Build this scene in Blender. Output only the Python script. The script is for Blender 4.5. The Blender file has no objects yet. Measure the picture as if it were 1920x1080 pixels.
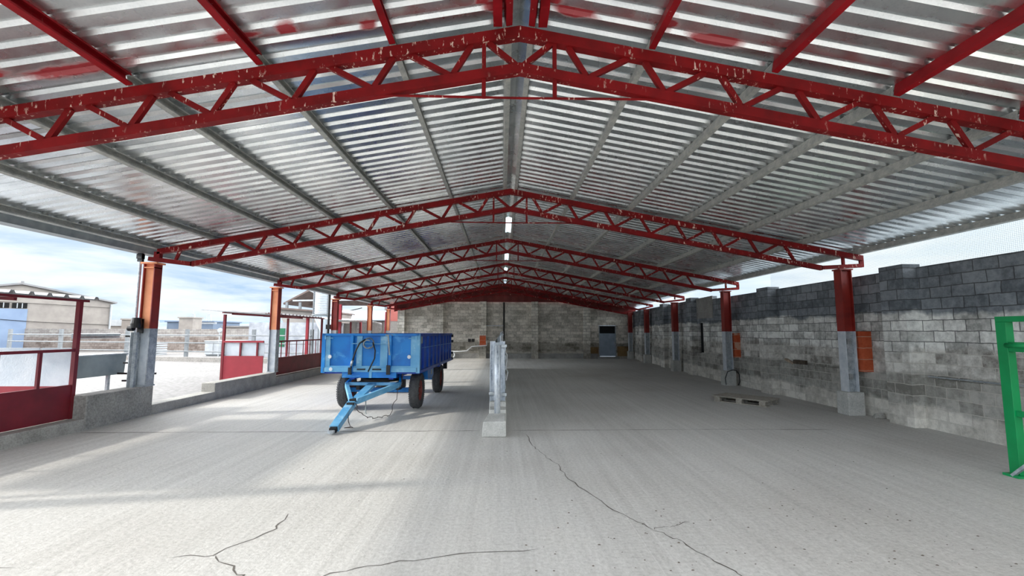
import bpy, math, random
from mathutils import Vector, Matrix
random.seed(7)
S = bpy.context.scene
COL = S.collection
PI = math.pi

# ------------------------------------------------------------------ helpers
def lin(c):
    return tuple(((v/255)/12.92 if v/255 <= .04045 else ((v/255+.055)/1.055)**2.4) for v in c) + (1.0,)

class MB:
    """collects boxes, bars, tubes and prisms; build() links them as ONE mesh object"""
    def __init__(s): s.v = []; s.f = []
    def add(s, vs, fs):
        b = len(s.v); s.v += [tuple(p) for p in vs]; s.f += [tuple(i+b for i in f) for f in fs]; return s
    def box(s, x0, x1, y0, y1, z0, z1):
        vs = [(x, y, z) for z in (z0, z1) for y in (y0, y1) for x in (x0, x1)]
        return s.add(vs, [(0,2,3,1), (4,5,7,6), (0,1,5,4), (2,6,7,3), (0,4,6,2), (1,3,7,5)])
    def bar(s, a, b, w, d, up=(0,0,1)):
        """rectangular bar from a to b: w sideways, d along up"""
        a, b = Vector(a), Vector(b); t = (b-a).normalized(); u = Vector(up)
        if abs(t.dot(u)) > .99: u = Vector((0,1,0))
        r = t.cross(u).normalized(); u = r.cross(t)
        vs = [p + r*(i*w/2) + u*(j*d/2) for p in (a, b) for i, j in ((-1,-1), (1,-1), (1,1), (-1,1))]
        return s.add(vs, [(3,2,1,0), (4,5,6,7), (0,1,5,4), (1,2,6,5), (2,3,7,6), (3,0,4,7)])
    def tube(s, pts, r, n=8, closed=False):
        pts = [Vector(p) for p in pts]; m = len(pts); rings = []
        prev = None
        for i, p in enumerate(pts):
            if closed: t = pts[(i+1) % m]-pts[i-1]
            else: t = pts[min(i+1, m-1)]-pts[max(i-1, 0)]
            t = t.normalized()
            u = prev if prev is not None else (Vector((0,0,1)) if abs(t.z) < .9 else Vector((1,0,0)))
            u = (u - t*u.dot(t)).normalized(); prev = u; w = t.cross(u)
            rr = r[i] if isinstance(r, (list, tuple)) else r
            rings.append([p + (u*math.cos(2*PI*k/n)+w*math.sin(2*PI*k/n))*rr for k in range(n)])
        fs = []; q = m if closed else m-1
        for i in range(q):
            j = (i+1) % m
            for k in range(n):
                l = (k+1) % n
                fs.append((i*n+k, i*n+l, j*n+l, j*n+k))
        if not closed: fs += [tuple(range(n-1, -1, -1)), tuple((m-1)*n+k for k in range(n))]
        return s.add([p for g in rings for p in g], fs)
    def prism(s, poly, axis, a, b):
        """polygon of 2D points extruded along axis 'x','y' or 'z'"""
        def P(u, v, t): return {'x': (t, u, v), 'y': (u, t, v), 'z': (u, v, t)}[axis]
        n = len(poly); vs = [P(u, v, a) for u, v in poly] + [P(u, v, b) for u, v in poly]
        fs = [tuple(range(n)), tuple(range(2*n-1, n-1, -1))] + [(i, n+i, n+(i+1) % n, (i+1) % n) for i in range(n)]
        return s.add(vs, fs)
    def lathe(s, prof, c, axis='x', n=32):
        """profile of (radius, offset along axis) revolved about c"""
        vs = []; m = len(prof)
        for k in range(n):
            a = 2*PI*k/n; ca, sa = math.cos(a), math.sin(a)
            for r, o in prof:
                if axis == 'x': vs.append((c[0]+o, c[1]+r*ca, c[2]+r*sa))
                elif axis == 'y': vs.append((c[0]+r*sa, c[1]+o, c[2]+r*ca))
                else: vs.append((c[0]+r*ca, c[1]+r*sa, c[2]+o))
        fs = [(k*m+i, ((k+1) % n)*m+i, ((k+1) % n)*m+(i+1) % m, k*m+(i+1) % m) for k in range(n) for i in range(m)]
        return s.add(vs, fs)
    def build(s, name, mat, parent=None, bevel=0, smooth=False, inv=None):
        me = bpy.data.meshes.new(name); me.from_pydata(s.v, [], s.f)
        import bmesh
        bm = bmesh.new(); bm.from_mesh(me); bmesh.ops.recalc_face_normals(bm, faces=bm.faces); bm.to_mesh(me); bm.free()
        if smooth:
            for p in me.polygons[:smooth if smooth is not True else None]: p.use_smooth = True
        o = bpy.data.objects.new(name, me); COL.objects.link(o)
        for m in (mat if isinstance(mat, list) else [mat]): me.materials.append(m)
        if parent is not None: o.parent = parent
        if bevel:
            b = o.modifiers.new('bevel', 'BEVEL'); b.width = bevel; b.segments = 2; b.limit_method = 'ANGLE'
        return o

def tag(o, label=None, cat=None, group=None, kind=None):
    if label: o['label'] = label
    if cat: o['category'] = cat
    if group: o['group'] = group
    if kind: o['kind'] = kind
    return o
def thing(name, label, cat, loc=(0,0,0), rz=0, group=None):
    o = bpy.data.objects.new(name, None); COL.objects.link(o); o.location = loc; o.rotation_euler = (0,0,rz)
    o.empty_display_size = .2
    return tag(o, label, cat, group, 'thing')
def struct(o): o['kind'] = 'structure'; return o
def copy_tree(o, parent=None):
    c = o.copy(); COL.objects.link(c)
    if parent is not None: c.parent = parent
    for ch in list(o.children): copy_tree(ch, c)
    return c

# ------------------------------------------------------------------ materials
class NT:
    def __init__(s, name):
        s.m = bpy.data.materials.new(name); s.m.use_nodes = True; s.t = s.m.node_tree
        s.b = s.t.nodes['Principled BSDF']; s._tc = None
    def n(s, typ, **kw):
        k = s.t.nodes.new(typ)
        for a, v in kw.items(): setattr(k, a, v)
        return k
    def l(s, a, b): s.t.links.new(a, b)
    def tc(s, kind='Object'):
        if s._tc is None: s._tc = s.n('ShaderNodeTexCoord')
        return s._tc.outputs[kind]
    def pos(s):
        return s.n('ShaderNodeNewGeometry').outputs['Position']
    def mapv(s, src, scale=(1,1,1), rot=(0,0,0), loc=(0,0,0)):
        k = s.n('ShaderNodeMapping'); s.l(src, k.inputs[0]); k.inputs['Scale'].default_value = scale
        k.inputs['Rotation'].default_value = rot; k.inputs['Location'].default_value = loc; return k.outputs[0]
    def noise(s, src, scale, detail=4, rough=.55, dist=0):
        k = s.n('ShaderNodeTexNoise'); s.l(src, k.inputs['Vector']); k.inputs['Scale'].default_value = scale
        k.inputs['Detail'].default_value = detail; k.inputs['Roughness'].default_value = rough
        k.inputs['Distortion'].default_value = dist; return k.outputs['Fac']
    def ramp(s, src, stops, interp='LINEAR'):
        k = s.n('ShaderNodeValToRGB'); s.l(src, k.inputs[0]); e = k.color_ramp.elements; k.color_ramp.interpolation = interp
        while len(e) < len(stops): e.new(.5)
        for i, (p, c) in enumerate(stops):
            e[i].position = p; e[i].color = c if len(c) == 4 else lin(c)
        return k.outputs[0]
    def mr(s, src, a, b, c=0, d=1):
        k = s.n('ShaderNodeMapRange'); s.l(src, k.inputs[0])
        for i, v in zip((1,2,3,4), (a,b,c,d)): k.inputs[i].default_value = v
        return k.outputs[0]
    def math(s, op, a, b=None):
        k = s.n('ShaderNodeMath', operation=op)
        for i, v in ((0,a), (1,b)):
            if v is None: continue
            if isinstance(v, (int, float)): k.inputs[i].default_value = v
            else: s.l(v, k.inputs[i])
        return k.outputs[0]
    def mix(s, fac, a, b, mode='MIX'):
        k = s.n('ShaderNodeMix', data_type='RGBA', blend_type=mode)
        for i, v in ((0,fac), (6,a), (7,b)):
            if isinstance(v, (int, float)): k.inputs[i].default_value = v
            elif isinstance(v, tuple): k.inputs[i].default_value = v if len(v) == 4 else lin(v)
            else: s.l(v, k.inputs[i])
        return k.outputs[2]
    def col(s, v):
        if isinstance(v, tuple): s.b.inputs['Base Color'].default_value = v if len(v) == 4 else lin(v)
        else: s.l(v, s.b.inputs['Base Color'])
    def bump(s, src, strength, dist=.01):
        k = s.n('ShaderNodeBump'); k.inputs['Strength'].default_value = strength; k.inputs['Distance'].default_value = dist
        s.l(src, k.inputs['Height']); s.l(k.outputs[0], s.b.inputs['Normal']); return k
    def set(s, rough=None, metal=None, spec=None):
        if rough is not None:
            if isinstance(rough, (int, float)): s.b.inputs['Roughness'].default_value = rough
            else: s.l(rough, s.b.inputs['Roughness'])
        if metal is not None: s.b.inputs['Metallic'].default_value = metal
        if spec is not None: s.b.inputs['Specular IOR Level'].default_value = spec
        return s

def paint(name, c, c2=None, rough=.5, metal=0, scale=6, amount=.5, bump=0):
    """painted or plain surface with soft mottling of a second colour"""
    k = NT(name); nz = k.noise(k.pos(), scale, 5, .6)
    c2 = c2 or tuple(int(v*.8) for v in c)
    k.col(k.ramp(nz, [(.5-amount*.4, c2), (.5+amount*.4, c)])); k.set(rough, metal)
    if bump: k.bump(k.noise(k.pos(), scale*12, 3), bump, .01)
    return k.m

M = {}
def red_steel(name, c, c2, spots=(226,196,180), thr=.635):
    """red-oxide paint with pale drips and scuffs"""
    k = NT(name); p = k.pos()
    base = k.ramp(k.noise(p, 3.5, 5), [(.3, c2), (.65, c)])
    drip = k.noise(k.mapv(p, (26, 26, 8)), 1.0, 3, .6)
    zone = k.noise(p, 1.6, 2)
    f = k.math('MULTIPLY', k.mr(drip, thr-.03, thr+.02), k.mr(zone, .46, .56))
    k.col(k.mix(f, base, spots)); k.set(.6, spec=.25)
    return k.m
M['red'] = red_steel('red_oxide_steel', (134,14,18), (100,10,12))
M['red_bright'] = red_steel('red_steel_fresh', (150,14,26), (118,10,18), thr=.72)
M['red_col'] = paint('red_column_paint', (150,40,30), (118,28,24), .5, scale=4)
M['orange'] = paint('faded_orange_primer', (248,172,128), (232,148,106), .7, scale=3)
M['maroon'] = paint('maroon_sheet_paint', (128,24,38), (104,18,30), .5, scale=3)  # pen red with shade mixed into the colour
M['pink_red'] = paint('sunlit_red_paint', (158,40,54), (140,32,46), .6, scale=3)  # same pen red with sunlight mixed into the colour

def galvanised(name, c=(196,200,202), c2=(150,156,160), rough=.42, metal=.75, scale=9):
    k = NT(name); p = k.pos()
    v = k.n('ShaderNodeTexVoronoi'); k.l(p, v.inputs['Vector']); v.inputs['Scale'].default_value = 60
    sp = k.mr(v.outputs['Color'], 0, 1, -.12, .12)
    nz = k.noise(p, scale, 4)
    k.col(k.ramp(k.math('ADD', nz, sp), [(.3, c2), (.7, c)])); k.set(rough, metal); return k.m
M['galv'] = galvanised('galvanised_steel')
M['galv_dull'] = galvanised('weathered_galvanised', (188,194,198), (138,146,154), .5, .35)
M['galv_white'] = paint('whitewashed_galvanised', (214,218,222), (180,188,198), .55, .1, 7)
def streaked():
    k = NT('streaked_galvanised'); p = k.pos()
    a = k.noise(k.mapv(p, (16, 16, 1.4)), 1.0, 5, .65); b = k.noise(p, 22, 4, .7)
    k.col(k.ramp(k.math('ADD', k.math('MULTIPLY', a, .7), k.math('MULTIPLY', b, .3)), [(.36, (104,114,126)), (.48, (190,198,208)), (.60, (228,232,236))])); k.set(.45, .35); return k.m
M['galv_streak'] = streaked()
M['purlin'] = galvanised('purlin_galvanised', (190,190,183), (152,154,151), .55, .12)
M['gutter'] = paint('grey_gutter', (150,156,158), (120,126,130), .45, .4, 5)
M['zinc'] = paint('trough_zinc', (150,162,166), (112,126,132), .5, .35, 1.7)
M['black'] = paint('black_plastic', (20,20,22), (12,12,14), .5)
M['dark'] = paint('dark_opening', (14,14,16), (10,10,12), .9)
M['rubber'] = paint('tyre_rubber', (88,88,88), (62,62,64), .8, scale=20, bump=.2)
M['white'] = paint('white_paint', (232,234,236), (208,212,216), .5, scale=3)
M['plaster_white'] = paint('rough_white_plaster', (190,194,200), (146,150,160), .85, scale=2.2, bump=.5)
M['wood'] = paint('weathered_pallet_wood', (172,166,156), (128,122,112), .85, scale=14, bump=.3)
M['wood_pale'] = paint('pale_broken_wood', (196,178,158), (120,104,90), .85, scale=20, bump=.3)
M['wood_dark'] = paint('dark_broken_wood', (92,80,68), (60,52,44), .85, scale=20, bump=.3)
M['green'] = paint('green_gloss_paint', (0,150,84), (0,132,72), .4, scale=3)
M['green_door'] = paint('green_door_paint', (28,112,78), (20,92,62), .5)
M['cable'] = paint('brown_cable', (70,56,50), (46,38,36), .6)
M['rim'] = paint('red_wheel_rim', (150,66,54), (110,44,38), .6, scale=8)
M['plate'] = paint('pale_grey_plate', (170,176,176), (130,138,140), .5, scale=40)
M['stone_beige'] = paint('beige_render', (164,158,152), (142,136,132), .9, scale=1.2)
M['blue_door'] = paint('pale_blue_sheet', (132,152,180), (118,138,168), .5, scale=.8)
M['grey_roof'] = paint('grey_roof_sheet', (150,150,152), (120,120,124), .6, scale=1)
M['blue_shed'] = paint('bluish_shed_sheet', (104,120,140), (88,104,126), .6, scale=.6)
M['brown_roof'] = paint('brown_fibre_roof', (128,112,106), (96,84,80), .9, scale=3)
M['salmon'] = paint('salmon_render', (176,104,98), (158,90,84), .9, scale=2)
M['pale_sheet'] = paint('pale_blue_roof_sheet', (206,222,232), (180,200,216), .6, scale=.7)

def trailer_blue(name, c, c2, c3):
    k = NT(name); p = k.pos()
    a = k.ramp(k.noise(p, 2.2, 4), [(.35, c2), (.6, c)])
    worn = k.mr(k.noise(p, 4.5, 6, .65, .6), .56, .66)
    k.col(k.mix(k.math('MULTIPLY', worn, .55), a, c3)); k.set(.42); return k.m
M['blue'] = trailer_blue('trailer_blue_paint', (8,128,208), (6,106,188), (88,170,224))
M['blue_pale'] = trailer_blue('faded_blue_paint', (112,172,208), (78,148,196), (170,206,224))
M['blue_dark'] = trailer_blue('side_board_blue', (4,68,172), (2,50,148), (36,110,200))

# concrete
def concrete(name, c, c2, scale=3, rough=.9, bump=.4):
    k = NT(name); p = k.pos()
    n1 = k.noise(p, scale, 6, .65); n2 = k.noise(p, scale*14, 4, .6)
    a = k.ramp(n1, [(.32, c2), (.68, c)])
    k.col(k.mix(.22, a, k.ramp(n2, [(.3, (70,70,68)), (.7, (235,233,228))]))); k.set(rough); k.bump(n2, bump, .01); return k.m
M['conc'] = concrete('kerb_concrete', (176,174,168), (132,130,124))
M['conc_dark'] = concrete('old_wall_concrete', (158,156,152), (112,112,110), 2.2)
M['conc_pale'] = concrete('pale_concrete', (198,198,194), (158,158,154))
M['yard'] = concrete('yard_concrete', (116,114,115), (98,96,97), .5)
M['yard_conc'] = concrete('yard_old_concrete', (132,128,124), (102,98,96), 1.5)
M['yard_white'] = paint('yard_white_paint', (186,190,194), (164,170,176), .5, scale=3)
M['yard_galv'] = paint('yard_dull_zinc', (138,142,146), (112,118,122), .55, .2, 4)

def floor_mat():
    k = NT('floor_concrete'); p = k.pos()
    big = k.noise(p, .35, 4, .55)
    base = k.ramp(big, [(.3, (168,165,160)), (.55, (191,190,187)), (.8, (201,198,191))])
    streak = k.noise(k.mapv(p, (9, .22, 1)), 1.0, 5, .6)
    base = k.mix(.22, base, k.ramp(streak, [(.34, (138,136,132)), (.5, (190,188,184)), (.68, (226,224,220))]))
    scratch = k.noise(k.mapv(p, (34, .10, 1), (0,0,.02)), 1.0, 3, .6)
    base = k.mix(k.mr(scratch, .64, .70, 0, .35), base, (232,231,228))
    # drag marks and scuffs
    sc = k.noise(k.mapv(p, (1.2, 3.2, 1), (0,0,.5)), 1.6, 5, .7, 1.0)
    base = k.mix(k.mr(sc, .62, .74, 0, .30), base, (128,124,120))
    fine = k.noise(p, 26, 6, .75)
    base = k.mix(.30, base, k.ramp(fine, [(.30, (110,108,104)), (.5, (196,194,190)), (.72, (240,238,234))]))
    speck = k.noise(p, 75, 2, .6)
    base = k.mix(k.mr(speck, .68, .74, 0, .5), base, (110,106,100))
    k.col(base); k.set(.88, spec=.25)
    k.bump(k.math('ADD', fine, k.math('MULTIPLY', streak, .6)), .55, .012)
    return k.m
M['floor'] = floor_mat()
M['crack'] = paint('crack_shadow_dirt', (104,98,92), (78,74,70), .95, scale=20)

def block_wall(name, vaxis, zones, mortar_dark, mortar_pale, bw=.4, rh=.2, ms=.75):
    """concrete blocks; zones = list of (height, colour dark, colour light, mortar pale?)"""
    k = NT(name); p = k.pos()
    sx = k.n('ShaderNodeSeparateXYZ'); k.l(p, sx.inputs[0])
    cb = k.n('ShaderNodeCombineXYZ'); k.l(sx.outputs['Y' if vaxis == 'y' else 'X'], cb.inputs[0]); k.l(sx.outputs['Z'], cb.inputs[1])
    wob = k.n('ShaderNodeTexNoise'); k.l(p, wob.inputs['Vector']); wob.inputs['Scale'].default_value = 5
    vm = k.n('ShaderNodeVectorMath', operation='MULTIPLY_ADD'); k.l(wob.outputs['Color'], vm.inputs[0])
    vm.inputs[1].default_value = (.03, .03, 0); k.l(cb.outputs[0], vm.inputs[2])
    br = k.n('ShaderNodeTexBrick'); k.l(vm.outputs[0], br.inputs['Vector'])
    br.inputs['Scale'].default_value = 1; br.inputs['Brick Width'].default_value = bw; br.inputs['Row Height'].default_value = rh
    br.inputs['Mortar Size'].default_value = .009; br.inputs['Mortar Smooth'].default_value = .35; br.inputs['Bias'].default_value = 0
    br.inputs['Color1'].default_value = (0,0,0,1); br.inputs['Color2'].default_value = (1,1,1,1); br.inputs['Mortar'].default_value = (.5,.5,.5,1)
    rnd = br.outputs['Color']; mor = br.outputs['Fac']
    n1 = k.noise(p, 1.4, 6, .65); n2 = k.noise(p, 9, 5, .7)
    zn = k.math('ADD', sx.outputs['Z'], k.mr(k.noise(p, 1.1, 4, .6), .2, .8, -.16, .16))
    shade = k.math('ADD', k.math('MULTIPLY', rnd, .22), k.math('ADD', k.math('MULTIPLY', n1, .65), k.math('MULTIPLY', n2, .6)))
    out = None
    for h, cd, cl, pale in zones:
        c = k.ramp(shade, [(.57, cd), (.87, cl)])
        c = k.mix(k.math('MULTIPLY', mor, ms), c, mortar_pale if pale else mortar_dark)
        out = c if out is None else k.mix(k.mr(zn, h-.035, h+.035), out, c)
    k.col(out); k.set(.92, spec=.2)
    hgt = k.math('ADD', k.math('MULTIPLY', mor, -.8), k.math('MULTIPLY', n2, .7))
    k.bump(hgt, .7, .02)
    return k.m
Z_R = [(0, (172,168,160), (228,224,216), True), (.38, (126,124,118), (186,184,178), True),
       (1.0, (134,130,124), (224,222,216), True), (1.45, (160,160,156), (246,246,242), False), (2.12, (98,104,110), (146,152,158), False)]
M['block_right'] = block_wall('right_block_wall', 'y', Z_R, (70,70,70), (206,202,194))
M['block_right_x'] = block_wall('right_block_wall_returns', 'x', Z_R, (70,70,70), (206,202,194))
Z_B = [(0, (158,152,142), (206,200,190), True), (.45, (112,108,98), (180,174,164), True), (1.05, (156,152,142), (232,226,216), False), (2.3, (164,160,150), (232,228,218), False)]
M['block_back'] = block_wall('back_block_wall', 'x', Z_B, (120,116,108), (190,184,174), ms=.42)
M['block_pil'] = block_wall('pilaster_blocks', 'x', [(0, (130,126,116), (186,180,170), True), (1.0, (176,172,162), (238,234,224), False)], (54,50,46), (182,176,166), .4, .2)
M['block_yard'] = block_wall('yard_block_wall', 'x', [(0, (112,100,94), (152,142,136), False), (1.2, (136,130,128), (168,164,160), False)], (100,92,88), (170,164,158))
M['brick'] = block_wall('orange_hollow_bricks', 'y', [(0, (176,78,48), (204,104,70), True)], (190,150,130), (200,170,150), .3, .24)

def roof_mat():
    k = NT('corrugated_galvanised_sheet'); p = k.pos()
    sx = k.n('ShaderNodeSeparateXYZ'); k.l(p, sx.inputs[0])
    sheet = k.math('FLOOR', k.math('DIVIDE', sx.outputs['Y'], 1.1))
    wn = k.n('ShaderNodeTexWhiteNoise', noise_dimensions='1D'); k.l(sheet, wn.inputs['W'])
    v = k.n('ShaderNodeTexVoronoi'); k.l(p, v.inputs['Vector']); v.inputs['Scale'].default_value = 45
    fac = k.math('ADD', k.noise(p, 2, 4), k.math('ADD', k.mr(wn.outputs['Value'], 0, 1, -.10, .10), k.mr(v.outputs['Distance'], 0, .6, -.06, .06)))
    c = k.ramp(fac, [(.25, (196,202,205)), (.75, (238,241,242))])
    # overspray of red paint left on the sheets beside the first truss
    nz = k.noise(k.mapv(p, (1, 2, 1)), 6, 3, .6); stain = None
    for bx, by, ex, ey in ((-.20,4.0,.10,.22), (-.05,4.22,.16,.08), (.50,4.0,.10,.2), (.72,4.22,.22,.07), (-2.06,4.12,.10,.10), (-1.34,4.2,.09,.08), (1.62,4.15,.09,.10), (2.15,4.25,.26,.07), (-4.1,4.2,.55,.09), (-2.55,4.1,.22,.07), (-4.9,4.1,.3,.1)):
        vm = k.n('ShaderNodeVectorMath', operation='SUBTRACT'); k.l(p, vm.inputs[0]); vm.inputs[1].default_value = (bx, by, 0)
        vs = k.n('ShaderNodeVectorMath', operation='MULTIPLY'); k.l(vm.outputs[0], vs.inputs[0]); vs.inputs[1].default_value = (1/ex, 1/ey, 0)
        ln = k.n('ShaderNodeVectorMath', operation='LENGTH'); k.l(vs.outputs[0], ln.inputs[0])
        q = k.mr(k.math('ADD', ln.outputs['Value'], k.math('MULTIPLY', nz, 1.0)), 1.25, 1.75, .95, 0)
        stain = q if stain is None else k.math('MAXIMUM', stain, q)
    k.col(k.mix(stain, c, (160,14,30)))
    met = k.math('MULTIPLY', k.math('SUBTRACT', 1.0, stain), .95); k.l(met, k.b.inputs['Metallic'])
    k.l(k.mr(k.noise(p, 3, 3), .3, .7, .24, .32), k.b.inputs['Roughness'])
    return k.m
M['roof'] = roof_mat()

def translucent(name, c):
    k = NT(name); t = k.t; t.nodes.remove(k.b); o = t.nodes['Material Output']
    a = k.n('ShaderNodeBsdfTranslucent'); a.inputs[0].default_value = lin(c)
    b = k.n('ShaderNodeBsdfDiffuse'); b.inputs[0].default_value = lin(c)
    tr = k.n('ShaderNodeBsdfTransparent'); tr.inputs[0].default_value = (1,1,1,1)
    m1 = k.n('ShaderNodeMixShader'); m1.inputs[0].default_value = .4; k.l(a.outputs[0], m1.inputs[1]); k.l(b.outputs[0], m1.inputs[2])
    m2 = k.n('ShaderNodeMixShader'); m2.inputs[0].default_value = .35; k.l(m1.outputs[0], m2.inputs[1]); k.l(tr.outputs[0], m2.inputs[2])
    k.l(m2.outputs[0], o.inputs[0]); return k.m
M['plastic'] = paint('milky_plastic_sheet', (222,230,236), (198,210,220), .35, scale=3, bump=.6)
M['skylight'] = translucent('clear_ridge_sheet', (216,240,244))
def net_mat():
    k = NT('fine_bird_net'); t = k.t; p = k.pos(); sx = k.n('ShaderNodeSeparateXYZ'); k.l(p, sx.inputs[0])
    f = None
    for ax in ('Y', 'Z'):
        fr = k.math('FRACT', k.math('MULTIPLY', sx.outputs[ax], 34.0)); g = k.math('LESS_THAN', fr, .09)
        f = g if f is None else k.math('MAXIMUM', f, g)
    k.col((196,214,224)); k.set(.6)
    tr = k.n('ShaderNodeBsdfTransparent'); ms = k.n('ShaderNodeMixShader'); k.l(f, ms.inputs[0]); k.l(tr.outputs[0], ms.inputs[1]); k.l(k.b.outputs[0], ms.inputs[2])
    k.l(ms.outputs[0], t.nodes['Material Output'].inputs[0]); return k.m
M['net'] = net_mat()

# ------------------------------------------------------------------ dimensions (metres; x across, y into the shed, z up)
RX, RZ, SL = .17, 4.90, .185          # ridge of the truss top chord and roof slope
def zc(x): return RZ - SL*abs(x-RX)   # top of the trusses' upper chord
TY = [4.445, 9.80, 15.16, 20.52, 25.88, 30.05]
CXL = -7.49
CXR = [7.55, 7.53, 7.56, 7.86, 8.28, 8.50]
YB = 30.45                            # face of the back wall
WR = [(7.86, -2.0), (7.86, 16.5), (8.25, 22.0), (8.78, 30.6)]   # line of the right wall's face
def wall_x(y):
    for (x0, y0), (x1, y1) in zip(WR, WR[1:]):
        if y <= y1: return x0+(x1-x0)*(y-y0)/(y1-y0)
    return WR[-1][0]
def edge_x(y):                        # right edge of the roof
    return 8.08 if y < 15 else 8.08+(y-15)*.055

# ------------------------------------------------------------------ setting: floor, yard, walls, roof
fl = MB()
xs = [-7.40, 8.9]; fl.add([(-7.40,-3,0), (8.9,-3,0), (8.9,30.6,0), (-7.40,30.6,0), (-7.40,-3,-.2), (8.9,-3,-.2), (8.9,30.6,-.2), (-7.40,30.6,-.2)],
       [(0,1,2,3), (7,6,5,4), (0,4,5,1), (1,5,6,2), (2,6,7,3), (3,7,4,0)])
floor = struct(fl.build('floor', M['floor']))
def crack(pts, w, name='crack', m='crack', sub=5, jit=.025):
    """an irregular open crack or joint in the floor as a thin dark strip"""
    P = []
    for (x0, y0), (x1, y1) in zip(pts, pts[1:]):
        for i in range(sub):
            t = i/sub; P.append((x0+(x1-x0)*t+random.uniform(-jit, jit), y0+(y1-y0)*t+random.uniform(-jit, jit)))
    P.append(pts[-1]); b = MB(); vs = []
    for i, p in enumerate(P):
        q = P[min(i+1, len(P)-1)]; r = P[max(i-1, 0)]
        dx, dy = q[0]-r[0], q[1]-r[1]; L = math.hypot(dx, dy) or 1; ww = w*random.uniform(.35, 1.3)/2
        if i in (0, len(P)-1): ww = .001
        vs += [(p[0]-dy/L*ww, p[1]+dx/L*ww, .002), (p[0]+dy/L*ww, p[1]-dx/L*ww, .002)]
    b.add(vs, [(2*i, 2*i+1, 2*i+3, 2*i+2) for i in range(len(P)-1)])
    return b.build(name, M[m], floor)
CRACKS = [
    ([(.42,8.0), (.50,7.2), (.57,6.75), (.75,6.2), (.80,5.6), (1.02,4.9), (1.20,4.45), (1.35,4.2)], .012),
    ([(1.35,4.2), (1.48,4.0), (1.62,3.75), (1.72,3.5), (1.8,3.3)], .012),
    ([(1.35,4.2), (1.55,4.27), (1.75,4.35)], .008),
    ([(-5.2,3.62), (-4.6,3.7), (-4.1,3.75), (-3.6,3.62)], .014),
    ([(-2.55,3.75), (-2.25,3.80), (-2.0,4.25), (-2.05,4.6)], .012),
    ([(-2.25,3.80), (-1.95,3.55), (-1.75,3.35), (-1.6,3.2)], .016),
    ([(-1.75,3.35), (-1.3,3.45), (-.9,3.62), (-.3,3.80), (.3,3.85)], .010),
]
for pts, w in CRACKS: crack(pts, w)
crack([(-7.3,8.16), (-5,8.2), (-2.5,8.24), (-.4,8.26)], .03, 'expansion_joint', sub=10, jit=.012)
crack([(.15,8.28), (2.5,8.32), (4.2,8.34), (6.0,8.30)], .022, 'expansion_joint', sub=10, jit=.012)
crack([(.9,3.22), (1.6,3.28), (2.6,3.30), (3.6,3.34), (5,3.38)], .018, 'expansion_joint', sub=9, jit=.02)
crack([(-7.2,15.3), (-3,15.4), (-.4,15.4)], .02, 'expansion_joint', sub=10, jit=.012)
crack([(-7.2,21.3), (-3,21.4), (0,21.4), (7.5,21.5)], .02, 'expansion_joint', sub=10, jit=.012)

g = MB(); g.box(-90, -7.7, -30, 120, -.3, 0); g.box(-7.7, 60, -40, -3, -.3, -.02)
struct(g.build('ground', M['yard']))
# hills far away
def ridge_hill(y, x0, x1, hs, name, m):
    b = MB(); n = 40; vs = []
    for i in range(n+1):
        x = x0+(x1-x0)*i/n
        h = hs[0]+hs[1]*math.sin(i*.33+1)+hs[2]*math.sin(i*.9)+random.uniform(0, hs[3])
        vs += [(x, y, -2), (x, y+120, h), (x, y+500, h*.9)]
    b.add(vs, [(3*i+j, 3*i+3+j, 3*i+4+j, 3*i+1+j) for i in range(n) for j in (0, 1)])
    return struct(b.build(name, m))
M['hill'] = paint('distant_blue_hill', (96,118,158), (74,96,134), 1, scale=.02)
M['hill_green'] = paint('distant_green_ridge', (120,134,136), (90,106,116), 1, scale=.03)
ridge_hill(520, -520, 40, (15.5, 1.0, .8, .8), 'hill', M['hill'])
ridge_hill(380, -520, -240, (9.5, .8, .5, .5), 'hill', M['hill_green'])

# right wall of concrete blocks
w = MB()
def wall_strip(b, pts, d0, d1, z0, z1):
    """wall along a polyline, from d0 to d1 beyond the line"""
    n = len(pts); vs = []
    for x, y in pts: vs += [(x+d0, y, z0), (x+d1, y, z0), (x+d1, y, z1), (x+d0, y, z1)]
    fs = [(0,1,2,3), tuple(4*(n-1)+i for i in (3,2,1,0))]
    for i in range(n-1):
        for j in range(4): fs.append((4*i+j, 4*i+(j+1) % 4, 4*i+4+(j+1) % 4, 4*i+4+j))
    b.add(vs, fs)
SLOTS = [(13.44, 13.66), (17.98, 18.46), (21.65, 22.03)]
ys = [-2.0]; segs = []
cur = -2.0
for a, c in SLOTS: segs.append((cur, a)); cur = c
segs.append((cur, 30.6))
def line(y0, y1):
    return [(wall_x(y0), y0)] + [(x, y) for x, y in WR if y0 < y < y1] + [(wall_x(y1), y1)]
wall_strip(w, line(-2, 30.6), 0, .22, 0, .92)
for a, c in segs: wall_strip(w, line(a, c), .05, .22, .92, 2.14)
wall_strip(w, line(-2, 16.9), .05, .22, 2.14, 3.0); wall_strip(w, line(16.9, 30.6), .05, .22, 2.14, 3.12)
WRO = struct(w.build('wall_right', M['block_right']))
b = MB(); wall_strip(b, line(16.9, 19.4), .03, .05, 2.3, 3.13); b.build('plaster_patch', M['conc_dark'], WRO)
for i, (y0, y1) in enumerate(((8.42, 8.97), (12.85, 13.42), (18.6, 19.1), (22.6, 23.1), (27.2, 27.7))):
    b = MB(); x = wall_x((y0+y1)/2); top = 3.06 if i < 2 else 3.18
    b.box(x-.22, x+.12, y0, y1, 0, top)
    o = b.build('pilaster', M['block_right'], WRO)
for i, (a, c) in enumerate(SLOTS):
    b = MB(); x = wall_x(a); b.box(x+.16, x+.20, a+.001, c-.001, .93, 2.13)
    o = struct(b.build('window_%d' % (i+1), M['dark'])); tag(o, kind='structure')
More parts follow.
